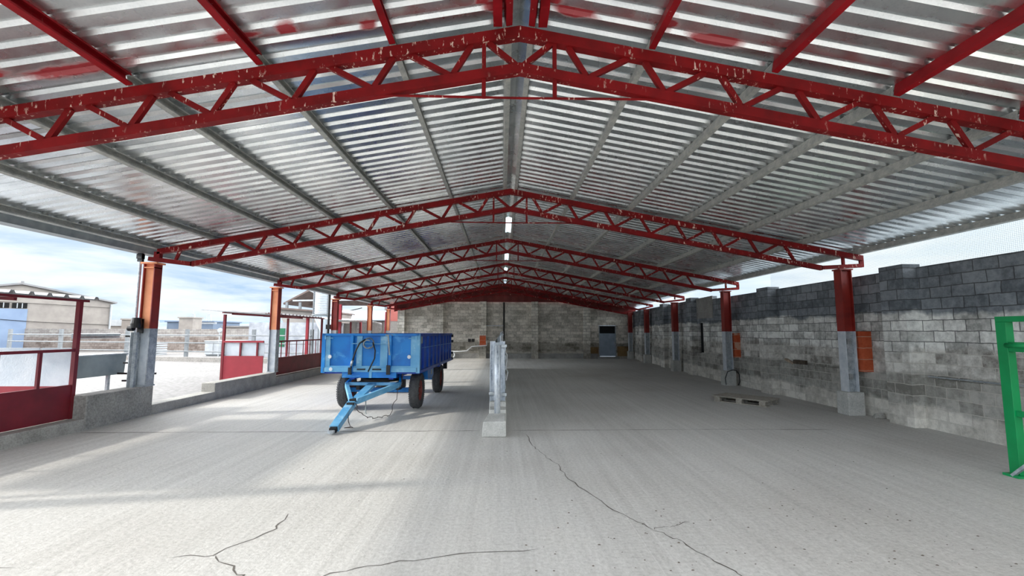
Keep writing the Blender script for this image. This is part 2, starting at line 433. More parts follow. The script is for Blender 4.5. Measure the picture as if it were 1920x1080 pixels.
for i, (x0, y0, y1, z0, z1) in enumerate(((7.70, 9.60, 9.86, .92, 1.78), (7.72, 14.98, 15.22, .92, 1.72))):
    b = MB(); b.box(x0, x0+.24, y0, y1, z0, z1); b.build('brick_pier', M['brick'], WRO)

# back wall with pilasters and red gable sheet
b = MB(); b.box(-6.9, 6.48, YB, YB+.2, 0, 3.25); b.box(7.66, 8.9, YB, YB+.2, 0, 3.34); b.box(6.48, 7.66, YB, YB+.2, 2.2, 3.42)
b.prism([(-6.9,3.25), (-6.9,3.36), (-3.4,3.78), (3.6,3.78), (6.48,3.44), (6.48,3.25)], 'y', YB, YB+.2)
WB = struct(b.build('wall_back', M['block_back']))
for x0, x1, zt in ((-6.9,-6.45,3.2), (-4.32,-3.9,3.55), (-1.5,-1.05,3.75), (1.95,2.4,3.75), (5.42,5.86,3.4)):
    b = MB(); b.box(x0, x1, YB-.32, YB, 0, zt); b.build('pilaster', M['block_pil'], WB)
b = MB(); b.box(-1.48, -1.07, YB-.335, YB-.32, .82, 1.5); b.build('exposed_bricks', M['brick'], WB)
b = MB(); b.box(-6.0, 6.4, YB-.12, YB, 0, .32); b.build('plinth', M['conc_dark'], WB)
M['gable'] = paint('red_gable_sheet', (128,44,38), (92,28,26), .6, scale=1.5)
b = MB(); pts = []
n = 60; prof = []
for i in range(n+1):
    x = -7.2+16.2*i/n; prof.append((x, YB-.01+(.02 if i % 2 else 0)))
vs = []
for x, y in prof: vs += [(x, y-.05, max(2.9, min(3.74, zc(x)-.47))), (x, y-.05, zc(x)+.123)]
b.add(vs, [(2*i, 2*i+2, 2*i+3, 2*i+1) for i in range(n)])
o = b.build('gable_sheet', M['gable'], WB); sm = o.modifiers.new('s', 'SOLIDIFY'); sm.thickness = .01
# bars of light fittings, pipes and the door on the back wall
D = bpy.data.objects.new('door_1', None); COL.objects.link(D); struct(D); D.location = (7.07, YB, 0)
def dbox(name, m, *a):
    return MB().box(*a).build(name, M[m], D)
M['door_sheet'] = paint('ribbed_grey_door', (170,184,200), (140,156,174), .45, .2, 3)
b = MB(); b.box(-.53, .53, .03, .06, .14, 1.66)
for i in range(14): b.box(-.5+i*.076, -.47+i*.076, .015, .03, .16, 1.64)
b.build('door_leaf', M['door_sheet'], D)
dbox('overlight', 'dark', -.53, .53, .08, .10, 1.66, 2.14)
b = MB(); b.box(-.58, -.53, -.02, .12, .1, 2.19); b.box(.53, .58, -.02, .12, .1, 2.19); b.box(-.53, .53, -.02, .12, 2.14, 2.19)
b.build('door_frame', M['galv_dull'], D)
dbox('door_handle', 'galv', .44, .50, -.03, .015, .95, 1.1)
dbox('threshold', 'conc_dark', -.75, .7, -.35, -.0, 0, .13)
b = MB(); b.box(5.92, 6.45, YB-.04, YB, .15, .75); b.box(7.72, 8.6, YB-.04, YB, .15, .8)
M['ochre'] = paint('ochre_stained_render', (156,128,84), (110,84,58), .9, scale=2)
b.build('stained_render', M['ochre'], WB)

# corrugated roof: two slopes, cut at the ridge
def roof_slope(name, xa, xb_fun, y0, y1, parent):
    per = .22; zs = []
    y = y0
    while y < y1:
        for dy, dz in ((0,0), (.115,0), (.14,.036), (.195,.036)): zs.append((y+dy, dz))
        y += per
    zs.append((y, 0)); b = MB(); nc = 5; vs = []
    for yy, dz in zs:
        xb = xb_fun(yy)
        for j in range(nc):
            x = xa+(xb-xa)*j/(nc-1); vs.append((x, yy, zc(x)+.124+dz))
    b.add(vs, [(i*nc+j, (i+1)*nc+j, (i+1)*nc+j+1, i*nc+j+1) for i in range(len(zs)-1) for j in range(nc-1)])
    o = b.build(name, M['roof'], parent); m = o.modifiers.new('t', 'SOLIDIFY'); m.thickness = .004; m.offset = 1
    return o
CE = bpy.data.objects.new('ceiling', None); COL.objects.link(CE); struct(CE)
YF = .3
roof_slope('roof_sheet', .04, lambda y: -7.62, YF, 30.6, CE)
roof_slope('roof_sheet', .31, edge_x, YF, 30.6, CE)
SKY_Y = [(13.0, 15.0), (18.7, 20.9), (23.4, 24.6), (27.6, 29.2)]
cur = YF
def ridge_piece(y0, y1, nm, m):
    b = MB(); b.prism([(-.10, zc(-.10)+.17), (RX, RZ+.20), (.44, zc(.44)+.17), (.44, zc(.44)+.174), (RX, RZ+.204), (-.10, zc(-.10)+.174)], 'y', y0, y1)
    return b.build(nm, m, CE)
for a, c in SKY_Y:
    ridge_piece(cur, a, 'ridge_cap', M['roof']); ridge_piece(a, c, 'skylight_panel', M['skylight']); cur = c
ridge_piece(cur, 30.6, 'ridge_cap', M['roof'])

# low walls and kerbs along the open side
def kerb(y0, y1, h, m, name='trim_1', x0=-7.72, x1=-7.36, notch=0):
    b = MB(); b.box(x0, x1, y0, y1, -.1, h)
    o = b.build(name, M[m], None, .015); return struct(o)
kerb(-3.0, 8.36, .20, 'conc', 'trim_1')
kerb(8.36, 9.90, .60, 'conc_dark', 'trim_2')
kerb(9.90, 12.0, .20, 'conc', 'trim_3')
kerb(12.0, 15.16, .42, 'conc', 'trim_4')
kerb(15.16, 30.4, .26, 'conc', 'trim_5')

# ------------------------------------------------------------------ trusses
ORD = ['nearest', 'second', 'third', 'fourth', 'fifth', 'sixth']
def chord_pts(xr):
    lo_dz = -.50
    up = [(-7.42, zc(-7.42)-.057), (RX, RZ-.057), (xr+.42, zc(xr+.42)-.057)]
    return up
def truss(i):
    y = TY[i]; xr = CXR[i]
    t = thing('roof_truss', {0: 'red lattice roof truss nearest the viewer, crossing the top of the photo', 1: 'red roof truss carried by the first pair of columns in view',
        2: 'third red roof truss from the front, above the back of the blue trailer', 3: 'fourth red roof truss from the front, between the two bright ridge openings',
        4: 'fifth red roof truss, last but one before the block wall', 5: 'rearmost red roof truss, against the gable above the block wall'}[i], 'roof truss', (0, y, 0), 0, 'red roof trusses')
    def B(a, c, w, d, nm, m='red'):
        return MB().bar((a[0], 0, a[1]), (c[0], 0, c[1]), w, d, (0,0,1)).build(nm, M[m], t)
    xe = min(xr+.46, edge_x(y)-.02)
    zu = lambda x: zc(x)-.058          # chord centre lines
    zl = lambda x: zc(x)-.450
    xl, xq = -6.68, xr-.47
    def chord(xa, zf, hh, w, nm):
        MB().prism([(xa, zf(xa)-hh), (RX, zf(RX)-hh), (RX, zf(RX)+hh), (xa, zf(xa)+hh)], 'y', -w, w).build(nm, M['red'], t)
    for xa in (-7.40, xe): chord(xa, zu, .057, .05, 'upper_chord')
    for xa in (xl, xq): chord(xa, zl, .051, .045, 'lower_chord')
    B((-7.58, 3.29), (xl+.02, zl(xl)-.002), .09, .09, 'end_chord'); B((xq-.02, zl(xq)+.005), (xe, 3.235), .09, .08, 'end_chord')
    B((xe-.02, 3.22), (xe-.02, zu(xe)), .09, .04, 'end_plate')
    B((-7.40, 3.30), (-7.40, zu(-7.4)), .12, .10, 'end_plate')
    B((xr+.03, 3.24), (xr+.03, zu(xr)-.02), .05, .05, 'web_member'); B((-7.02, 3.27), (-6.92, zu(-6.92)), .05, .05, 'web_member')
    # zig-zag web
    def web(side, end):
        s = -1 if side == 'l' else 1
        x = RX
        k = 0
        while True:
            b0 = RX+s*(.03 if k == 0 else .80*k-.10); t0 = RX+s*(.80*k+.33)
            t1 = RX+s*(.80*k+.50); b1 = RX+s*(.80*k+.70)
            if abs(b1-RX) > abs(end-RX)-.05: break
            for a, c in ((b0, t0), (b1, t1)):
                MB().bar((a, 0, zl(a)+.04), (c, 0, zu(c)-.05), .055, .045, (0,1,0)).build('web_member', M['red'], t)
            k += 1
    web('l', xl+.02); web('r', xq-.02)
    # hangers and tie rod under the ridge
    for x in (RX-.37, RX+.36): B((x, 4.14), (x, zu(x)), .04, .05, 'hanger')
    b = MB(); b.tube([(-1.55, 0, zl(-1.55)-.03), (-1.2, 0, 4.15), (RX, 0, 4.14), (1.5, 0, 4.145), (1.9, 0, zl(1.9)-.03)], .014, 6); b.build('tie_rod', M['red'], t)
    if i == 0:
        for x in (-.058, .405): MB().box(x-.045, x+.045, -.35, -.05, RZ-.02, RZ+.10).build('ridge_bracket', M['red_bright'], t)
    return t
for i in range(6): truss(i)

# ------------------------------------------------------------------ purlins
PL = [-1.13, -2.45, -3.72, -4.99, -6.26, -7.42]
PR = [1.53, 2.80, 4.06, 5.36, 6.68, 7.88]
NTH = ['first', 'second', 'third', 'fourth', 'fifth', 'outermost']
def purlin(x, y0, y1, m, label, side):
    s = -1
    z = zc(x)+.004; W, H, T = .064, .116, .006
    # C-section, all opening to the same side
    poly = [(-s*W/2, 0), (s*W/2, 0), (s*W/2, H), (-s*W/2, H), (-s*W/2, H-.02), (-s*W/2+s*T, H-.02), (-s*W/2+s*T, H-T), (s*W/2-s*T, H-T), (s*W/2-s*T, T), (-s*W/2+s*T, T), (-s*W/2+s*T, .02), (-s*W/2, .02)]
    b = MB(); b.prism(poly, 'y', y0, y1)
    o = b.build('purlin', M[m]); o.location = (x, 0, z); o.rotation_euler = (0, SL if side == 'right' else -SL, 0)
    tag(o, label, 'purlin', 'grey roof purlins' if m == 'purlin' else 'red roof purlins', 'thing')
for side, L, rx in (('left', PL, .06), ('right', PR, .29)):
    purlin(rx, 4.40, 30.2, 'purlin', f'grey ridge purlin on the {side} of the ridge gap, behind the nearest truss', side)
    purlin(rx, YF, 4.38, 'red_bright', f'red ridge purlin on the {side} of the ridge gap, before the nearest truss', side)
    for k, x in enumerate(L):
        nm = f'{NTH[k]} grey purlin {side} of the ridge' if k < 5 else f'outermost grey purlin along the {side} roof edge'
        purlin(x, 4.40, 30.2, 'purlin', nm + ', behind the nearest truss', side)
        if k < 5: purlin(x, YF, 4.38, 'red_bright', f'{NTH[k]} red purlin {side} of the ridge, in front of the nearest truss', side)
b = MB(); b.prism([(-7.86,3.40), (-7.62,3.40), (-7.62,3.56), (-7.632,3.56), (-7.632,3.412), (-7.848,3.412), (-7.848,3.56), (-7.86,3.56)], 'y', YF, 30.5)
tag(b.build('gutter', M['gutter']), 'long grey metal gutter under the open left roof edge', 'gutter', kind='thing')

# ------------------------------------------------------------------ columns
def hsec(w, d, t=.018):
    """outline of an H-section: flanges left and right, web across"""
    a, c = w/2, d/2
    return [(-a,-c), (-a+t,-c), (-a+t,-t/2), (a-t,-t/2), (a-t,-c), (a,-c), (a,c), (a-t,c), (a-t,t/2), (-a+t,t/2), (-a+t,c), (-a,c)]
LCOL = ['', 'orange steel column left of the trailer, carrying a black lamp box', 'orange column with white lower half beside the red pen panels', 'red column with black downpipe above the left corner of the trailer',
        'orange column rising behind the trailer front board', 'rear orange column beside the end of the block wall']
for i in range(1, 6):
    base = {1: .60, 2: .42}.get(i, .26)
    t = thing('steel_column', LCOL[i], 'column', (CXL, TY[i], 0), 0, 'left columns')
    up = 'red_col' if i == 3 else 'orange'
    split = 1.80
    MB().prism(hsec(.24, .22), 'z', split, 3.17).build('upper_shaft', [M['red_col']], t)
    b = MB(); b.box(-.10, .10, -.055, -.012, split, 3.17); b.build('web_face', M[up], t)['label'] = 'faded orange face of the column' if up == 'orange' else 'red face of the column'
    MB().prism(hsec(.24, .22), 'z', base, split).build('lower_shaft', M['galv_dull'], t)
    b = MB(); b.box(-.10, .10, -.055, -.012, base, split); b.build('lower_face', M['galv_white'], t)['label'] = 'whitewashed lower face of the column'
    b = MB(); b.box(-.17, .17, -.13, .13, 3.17, 3.205); b.build('cap_plate', M['orange'], t)
    b = MB(); b.prism([(-.12,-.11), (.12,-.11), (.12,.11), (-.12,.11)], 'z', 3.08, 3.10); b.build('collar', M['orange'], t)
    b = MB(); b.box(-.13, .13, -.13, .13, base, base+.03); b.build('base_plate', M['galv_dull'], t)
MB().prism(hsec(.24, .22), 'z', .20, 3.2).build('column_shaft', M['red_col'])
co0 = bpy.data.objects['column_shaft']; co0.location = (CXL, TY[0], 0); struct(co0)
RCOL = ['', 'nearest red and galvanised column against the right block wall', 'second column along the right wall, with a black cable looped at its foot', 'third red and grey column along the right block wall',
        'fourth column along the right block wall, beside a bright sky gap', 'dark red column in the far right corner beside the grey door']
for i in range(1, 6):
    x = CXR[i]; wx = wall_x(TY[i])
    t = thing('steel_column', RCOL[i], 'column', (x, TY[i], 0), 0, 'right columns')
    sp = 1.78 if i < 4 else 1.72
    xe_ = min(x+.46, edge_x(TY[i])-.02); za_ = zc(x-.47)-.445; ct = za_+(3.235-za_)*(.32/(xe_-x+.49))-.05
    MB().prism(hsec(.24, .22), 'z', sp, ct-.03).build('upper_shaft', M['red_col'], t)
    b = MB(); b.box(-.10, .10, -.05, -.012, sp, ct-.05); b.build('web_face', M['red_col'], t)
    MB().box(-.10, .10, -.05, -.012, .49, sp).build('lower_face', M['galv_dull'], t)
    MB().prism(hsec(.24, .22), 'z', .49, sp).build('lower_shaft', M['galv_white'], t)['label'] = 'galvanised lower half of the column'
    b = MB(); b.box(-.15, .15, -.12, .12, ct-.03, ct); b.build('cap_plate', M['red_col'], t)
    b = MB(); b.prism([(-.19,-.17), (.17,-.17), (.17,.17), (-.19,.17)], 'z', 0, .49); b.build('pedestal', M['conc_pale'], t, .012)['label'] = 'pale concrete pedestal'
    for zz in (.75, 1.5):
        MB().box(-.07, .02, -.09, -.05, zz, zz+.12).build('bracket', M['galv'], t)

# black items on the left columns
t = thing('lamp_box', 'small black lamp housing fixed on the orange column left of the trailer', 'lamp', (CXL-.06, TY[1]-.165, 1.86))
b = MB(); b.lathe([(.001,-.11), (.09,-.11), (.10,-.02), (.08,.10), (.001,.10)], (-.02, -.06, .06), 'z', 14); b.build('housing', M['black'], t)
b = MB(); b.box(-.06, .06, .02, .045, -.16, .14); b.build('mount_plate', M['black'], t)
b = MB(); b.lathe([(.001,-.05), (.055,-.05), (.055,.05), (.001,.05)], (-.10, -.08, -.06), 'x', 12); b.build('lens_cap', M['black'], t)
t = thing('downpipe', 'thin grey downpipe on the outer edge of the first left column', 'downpipe', (CXL-.235, TY[1]-.05, 0))
b = MB(); b.tube([(0,0,.62), (0,0,3.25), (-.02,0,3.39)], .028, 10); b.build('pipe', M['galv_dull'], t)
b = MB(); b.box(-.05, .05, -.03, .03, 3.22, 3.395); b.box(-.06, .05, -.045, .045, 3.28, 3.38); b.build('gutter_outlet', M['black'], t)['label'] = 'black outlet box'
t = thing('downpipe', 'black downpipe on the red column above the left corner of the trailer', 'downpipe', (CXL-.26, TY[3]-.05, 0))
b = MB(); b.tube([(0,0,.30), (0,0,3.20), (0,0,3.39)], .05, 10); b.build('pipe', M['black'], t)
b = MB(); b.box(-.09, .09, -.07, .07, 1.85, 2.05); b.build('clamp', M['black'], t)
# galvanised gate post with barrier profile next to first left column
t = thing('barrier_post', 'grey galvanised barrier post standing on the low wall beside the first left column', 'post', (CXL-.10, TY[1]-.22, .60))
b = MB(); b.prism([(-.07,-.02), (-.03,-.06), (.0,-.01), (.03,-.06), (.07,-.02), (.07,.03), (-.07,.03)], 'z', 0, 1.12); b.build('post', M['galv_dull'], t)
for z in (.12, .48, 1.02): MB().box(-.16, -.07, -.03, .02, z, z+.035).build('hinge_pin', M['black'], t)
t = thing('guard_rail', 'galvanised guard rail running between the near pen roof post and the first left column', 'guard rail', (-7.82, 0, 0))
b = MB(); b.prism([(-.02,1.60), (.02,1.61), (.0,1.645), (.02,1.69), (-.02,1.70), (-.035,1.65)], 'y', 8.48, 9.50); b.build('rail', M['galv'], t)

# ------------------------------------------------------------------ feeding pens outside the open side
def pen_roof(t, x0, x1, z0, z1, y0, y1):
    """corrugated sheet sloping from x1 (shed side, z0) up to x0 (z1)"""
    b = MB(); per = .29; pr = []
    y = y0
    while y < y1:
        pr += [(y,0), (y+.19,0), (y+.215,.045), (y+.265,.045)]; y += per
    pr.append((min(y, y1+.2),0)); vs = []
    for yy, dz in pr: vs += [(x1, yy, z0+dz), (x0, yy, z1+dz)]
    b.add(vs, [(2*i, 2*i+2, 2*i+3, 2*i+1) for i in range(len(pr)-1)])
    o = b.build('roof_sheet', M['pen_roof'], t); m = o.modifiers.new('t', 'SOLIDIFY'); m.thickness = .02
M['pen_roof'] = paint('pen_roof_sheet', (176,178,180), (146,148,152), .5, .2, 4)
t = thing('calf_pen', 'near roofed pen with dark maroon panel and white sheets at the left edge', 'pen', (-7.62, 0, 0))
for px, py in ((0, 8.34), (-2.9, 8.34), (0, 4.7), (-2.9, 4.7)): MB().box(px-.035, px+.035, py-.035, py+.035, .0 if px < 0 else .205, 2.29).build('post', M['maroon'], t)
MB().box(-.02, .02, 4.74, 8.30, .21, .80).build('lower_panel', M['maroon'], t)
MB().box(-.025, .025, 4.7, 8.34, 1.38, 1.43).build('rail', M['maroon'], t)
for y in (7.72, 7.08, 6.4, 5.7): MB().box(-.02, .02, y-.025, y+.025, .80, 1.38).build('bar', M['maroon'], t)
MB().box(-2.95, -.06, 8.40, 8.43, .10, .76).build('end_panel', M['pink_red'], t)['label'] = 'pink-red lower end panel'
for x0, x1 in ((-2.95, -1.55), (-1.50, -.70), (-.66, -.05)):
    MB().box(x0, x1, 8.405, 8.425, .76, 1.44).build('plastic_sheet', M['plastic'], t)['label'] = 'milky white plastic sheet'
MB().box(-.03, .03, 4.6, 8.5, 2.27, 2.31).build('roof_beam', M['maroon'], t)
MB().box(-2.93, -2.87, 4.6, 8.5, 2.42, 2.46).build('roof_beam', M['maroon'], t)
for y in (7.2, 5.4): MB().bar((-2.9, y, 2.40), (.05, y, 2.24), .05, .05).build('rafter', M['maroon'], t)
pen_roof(t, -3.1, .14, 2.325, 2.48, 4.5, 8.45)

t = thing('calf_pen', 'second roofed pen with sunlit pink-red end panel and barred maroon side', 'pen', (-7.62, 0, 0))
X0 = -1.42
for px, py in ((X0, 15.02), (.0, 15.35), (.0, 19.4), (X0, 19.4)): MB().box(px-.035, px+.035, py-.035, py+.035, .27 if px > -.5 else 0, 2.29).build('post', M['maroon'], t)
MB().box(X0, -.12, 15.0, 15.03, .10, .95).build('end_panel', M['pink_red'], t)['label'] = 'sunlit pink-red end panel'
MB().box(X0, -.12, 14.98, 15.04, 1.38, 1.44).build('end_rail', M['pink_red'], t)
for x in (-.86, -.32): MB().box(x-.025, x+.025, 14.99, 15.04, .95, 1.38).build('bar', M['maroon'], t)
MB().box(X0+.04, -.12, 15.06, 15.07, .9, 1.38).build('plastic_sheet', M['plastic'], t)['label'] = 'bluish white plastic sheet'
MB().box(-.02, .02, 15.37, 19.36, .27, .86).build('side_panel', M['maroon'], t)
MB().box(-.025, .025, 15.35, 19.4, 1.38, 1.43).build('side_rail', M['maroon'], t)
for k in range(6): y = 15.95+k*.58; MB().box(-.012, .012, y-.012, y+.012, .86, 1.38).build('bar', M['maroon'], t)
MB().box(-.03, .03, 15.32, 19.6, 2.27, 2.31).build('roof_beam', M['maroon'], t); MB().box(X0-.03, X0+.03, 14.9, 19.6, 2.33, 2.37).build('roof_beam', M['maroon'], t)
for y in (15.4, 17.4): MB().bar((-1.42, y, 2.32), (.05, y, 2.24), .05, .05).build('rafter', M['maroon'], t)
pen_roof(t, -2.1, -.05, 2.325, 2.44, 14.85, 19.4)

t = thing('calf_pen', 'far roofed pen with pinkish red posts and white roof edge behind the trailer', 'pen', (-8.1, 0, 0))
for px, py in ((0, 22.9), (.12, 31.4), (-1.6, 22.9), (-1.6, 31.4)): MB().box(px-.06, px+.06, py-.06, py+.06, 0, 3.1 if px > -1 else 2.45).build('post', M['pink_red'], t)
MB().box(-.03, .03, 22.9, 31.4, 1.3, 1.36).build('rail', M['pink_red'], t)
for k in range(3): MB().box(-.04, .04, 24.5+k*1.6, 24.56+k*1.6, .0, 2.25).build('bar', M['maroon'], t)
b = MB(); b.tube([(.12, 22.2, 2.26), (.12, 24.5, 2.31), (.12, 26.5, 2.36), (.12, 28.5, 2.33), (.12, 30.2, 2.24)], .05, 8); b.build('roof_edge', M['white'], t)['label'] = 'sagging white roof edge'
b = MB(); b.add([(.12,22.2,2.26), (.12,30.2,2.28), (-2,30.2,2.55), (-2,22.2,2.5)], [(0,1,2,3)]); o = b.build('roof_sheet', M['pen_roof'], t); o.modifiers.new('t', 'SOLIDIFY').thickness = .03

t = thing('feed_trough', 'grey zinc feed trough hung outside the low wall beside the first left column', 'trough', (-8.55, 0, 0))
b = MB(); b.prism([(-.26,1.22), (.16,1.24), (.13,.80), (-.20,.78)], 'y', 8.5, 10.42); b.build('basin', M['zinc'], t)
b = MB(); b.box(-.29, .19, 8.5, 10.45, 1.235, 1.26); b.build('rim', M['galv'], t)
for y in (8.8, 10.2): MB().box(-.05, .0, y-.03, y+.03, 0, .79).build('stand', M['galv_dull'], t)
MB().box(-.02, .95, 10.24, 10.28, .80, .84).build('bracket', M['black'], t)

# ------------------------------------------------------------------ blue farm trailer
TR = thing('farm_trailer', 'blue four-wheeled farm trailer with drawbar resting on the concrete floor', 'trailer', (-2.815, 9.9, 0), math.radians(-2.0))
def tp(b, nm, m, lab=None, bevel=.004, smooth=False, parent=None):
    o = b.build(nm, M[m], parent or TR, bevel, smooth)
    if lab: o['label'] = lab
    return o
HW, L, Z0, Z1 = 1.02, 4.72, .885, 1.70
# front board: sheet with flanges, posts and rails
fb = tp(MB().box(-HW, HW, .03, .055, Z0, Z1), 'front_board', 'blue')
for x0, x1 in ((-HW, -HW+.14), (HW-.16, HW)): tp(MB().box(x0, x1, -.015, .03, Z0+.02, Z1-.05), 'edge_strip', 'blue_pale', parent=fb)
b = MB(); b.box(-HW-.03, HW+.03, -.03, .06, Z1-.045, Z1+.005); tp(b, 'top_rail', 'blue', parent=fb)
b = MB(); b.box(-HW, HW, -.03, .03, Z0, Z0+.10); b.box(-HW, HW, -.012, .03, Z0+.10, Z0+.13); tp(b, 'bottom_rail', 'blue_pale', parent=fb)
for x in (-.40, .42):
    b = MB(); b.box(x-.03, x+.03, -.055, .03, Z0-.02, Z1-.02); tp(b, 'post', 'blue', parent=fb)
for x0, x1 in ((-.31, -.19), (.20, .36)): tp(MB().box(x0, x1, -.01, .03, Z0+.1, Z1-.05), 'stiffener', 'blue_pale', parent=fb)
b = MB(); b.tube([(-.40,-.06,1.49), (.42,-.06,1.485)], .009, 6); tp(b, 'tie_rod', 'blue_pale', None, 0, parent=fb)
for x, s in ((-HW+.04, -1), (HW-.04, 1)):
    b = MB(); b.box(x-.015, x+.015, -.05, -.015, 1.58, 1.66); b.tube([(x, -.04, 1.61), (x-s*.17, -.04, 1.605)], .012, 6); tp(b, 'latch', 'blue_pale', None, 0, parent=fb)
for x, z in ((-.875, 1.21), (-.845, .945), (.83, 1.21)):
    b = MB(); b.lathe([(.001,-.02), (.036,-.02), (.042,0), (.001,.005)], (x, -.02, z), 'y', 16); tp(b, 'reflector', 'white', 'round white reflector', 0, parent=fb)
b = MB(); b.box(-.455, -.385, -.085, -.03, Z0-.05, Z0+.10); tp(b, 'hinge_block', 'black', parent=fb)
b = MB(); b.box(.36, .44, -.085, -.03, Z0-.05, Z0+.15); tp(b, 'hinge_block', 'black', parent=fb)
b = MB(); b.bar((.375,-.05,1.66), (.425,-.09,1.25), .028, .02, (0,1,0)); b.box(.32, .46, -.05, -.01, 1.655, 1.685); tp(b, 'board_lever', 'plate', 'pale grey lever', .002, parent=fb)
# hydraulic hoses coiled on the front board
def circ(cx, cz, r, a0, a1, n, y=-.085): return [(cx+r*math.cos(a0+(a1-a0)*i/n), y, cz+r*math.sin(a0+(a1-a0)*i/n)) for i in range(n+1)]
b = MB(); b.tube(circ(-.03, 1.50, .11, 0, 4*PI, 40), .013, 6); b.tube(circ(-.05, 1.48, .085, 1, 5.5, 20, -.10), .012, 6); tp(b, 'hose_coil', 'plate', 'pale hose coil', 0, True, fb)
b = MB(); b.tube([(-.10,-.09,1.58), (-.22,-.10,1.50), (-.30,-.10,1.33), (-.36,-.10,1.12), (-.39,-.09,.96)], .017, 8)
b.tube([(.06,-.09,1.52), (.12,-.10,1.34), (.11,-.10,1.18), (.04,-.10,1.03), (-.02,-.09,.90)], .015, 8)
tp(b, 'brake_hose', 'black', 'black hanging hose', 0, True, fb)
b = MB(); b.tube([(-.355,-.105,1.14), (-.385,-.10,1.02)], .026, 8); tp(b, 'hose_coupling', 'galv', None, 0, True, fb)
for x0, x1, zz in ((.05, .24, .93), (-.28, -.10, .93)): tp(MB().box(x0, x1, -.05, -.028, zz, zz+.03), 'rail_slot', 'black', None, .002, False, fb)
# side boards with pressed ribs
for s in (-1, 1):
    sb = tp(MB().box(s*HW-.015, s*HW+.015, .05, L, Z0, Z1), 'side_board', 'blue_dark' if s > 0 else 'blue')
    for k in range(9):
        y = .42+k*.50
        if abs(y-2.42) < .12: continue
        b = MB(); pr = [(y-.10, s*HW+s*.014), (y-.055, s*HW+s*.05), (y+.055, s*HW+s*.05), (y+.10, s*HW+s*.014)]
        b.prism([(q, p) for p, q in pr], 'z', Z0+.05, Z1-.06)
        tp(b, 'pressed_rib', 'blue_dark', None, 0, parent=sb)
    tp(MB().box(s*HW-.03, s*HW+.045, .0, L, Z1-.05, Z1), 'top_rail', 'blue_dark', parent=sb)
    tp(MB().box(s*HW-.03, s*HW+.045, .0, L, Z0-.03, Z0+.04), 'bottom_rail', 'blue_dark', parent=sb)
    tp(MB().box(s*HW-.02, s*HW+.06, 2.34, 2.48, Z0-.06, Z1), 'centre_post', 'blue_dark', parent=sb)
    b = MB(); b.tube([(s*(HW+.055), .1, 1.40), (s*(HW+.055), L-.1, 1.40)], .006, 5); tp(b, 'tie_wire', 'blue_pale', None, 0, parent=sb)
    tp(MB().box(s*HW-.04, s*HW+.04, -.03, .06, Z0-.02, Z1+.005), 'corner_post', 'blue_pale' if s > 0 else 'blue')
    for zz in (Z0+.02, Z0+.2, Z1-.25, Z1-.08): tp(MB().box(s*HW-.02, s*HW+.07, L-.02, L+.06, zz-.04, zz+.04), 'tail_hinge', 'black')
tp(MB().box(HW+.016, HW+.022, .16, .36, 1.49, 1.64), 'number_plate', 'plate', 'pale plate at the front of the side board', 0)
tp(MB().box(-HW, HW, L-.03, L, Z0, Z1), 'tail_board', 'blue_dark')
tp(MB().box(-HW, HW, .05, L-.03, Z0-.04, Z0+.01), 'load_floor', 'blue_dark')
tp(MB().box(HW-.16, HW-.04, L-.5, L-.42, .62, .86), 'mud_flap', 'black')
# chassis, toolbox, axles, wheels
b = MB(); b.box(-.62, .55, .02, .10, .76, .885); tp(b, 'cross_member', 'blue')
tp(MB().box(-.03, .03, -.01, .02, .76, .885), 'cross_joint', 'blue_pale')
for x in (-.42, .42): tp(MB().box(x-.05, x+.05, .1, L-.1, .72, .85), 'chassis_rail', 'blue_dark')
b = MB(); b.prism([(1.18,.84), (1.9,.84), (1.9,.66), (1.75,.60), (1.25,.60), (1.18,.66)], 'x', .62, 1.0); tb = tp(b, 'tool_box', 'blue')
tp(MB().box(1.0, 1.006, 1.55, 1.72, .70, .82), 'maker_plate', 'plate', 'small pale plate', 0, parent=tb)
b = MB(); b.lathe([(.42,-.05), (.47,-.05), (.47,.05), (.42,.05)], (0, .85, .68), 'z', 28); tp(b, 'turntable', 'black', None, 0, True)
for ya, nm in ((.85, 'front_axle'), (3.62, 'rear_axle')):
    tp(MB().box(-.78, .78, ya-.05, ya+.05, .36, .46), nm, 'blue')
for x in (-.45, .45): tp(MB().box(x-.04, x+.04, .55, 1.15, .44, .62), 'spring', 'black')
for x in (-.45, .45): tp(MB().box(x-.04, x+.04, 3.2, 4.05, .46, .72), 'spring', 'black')
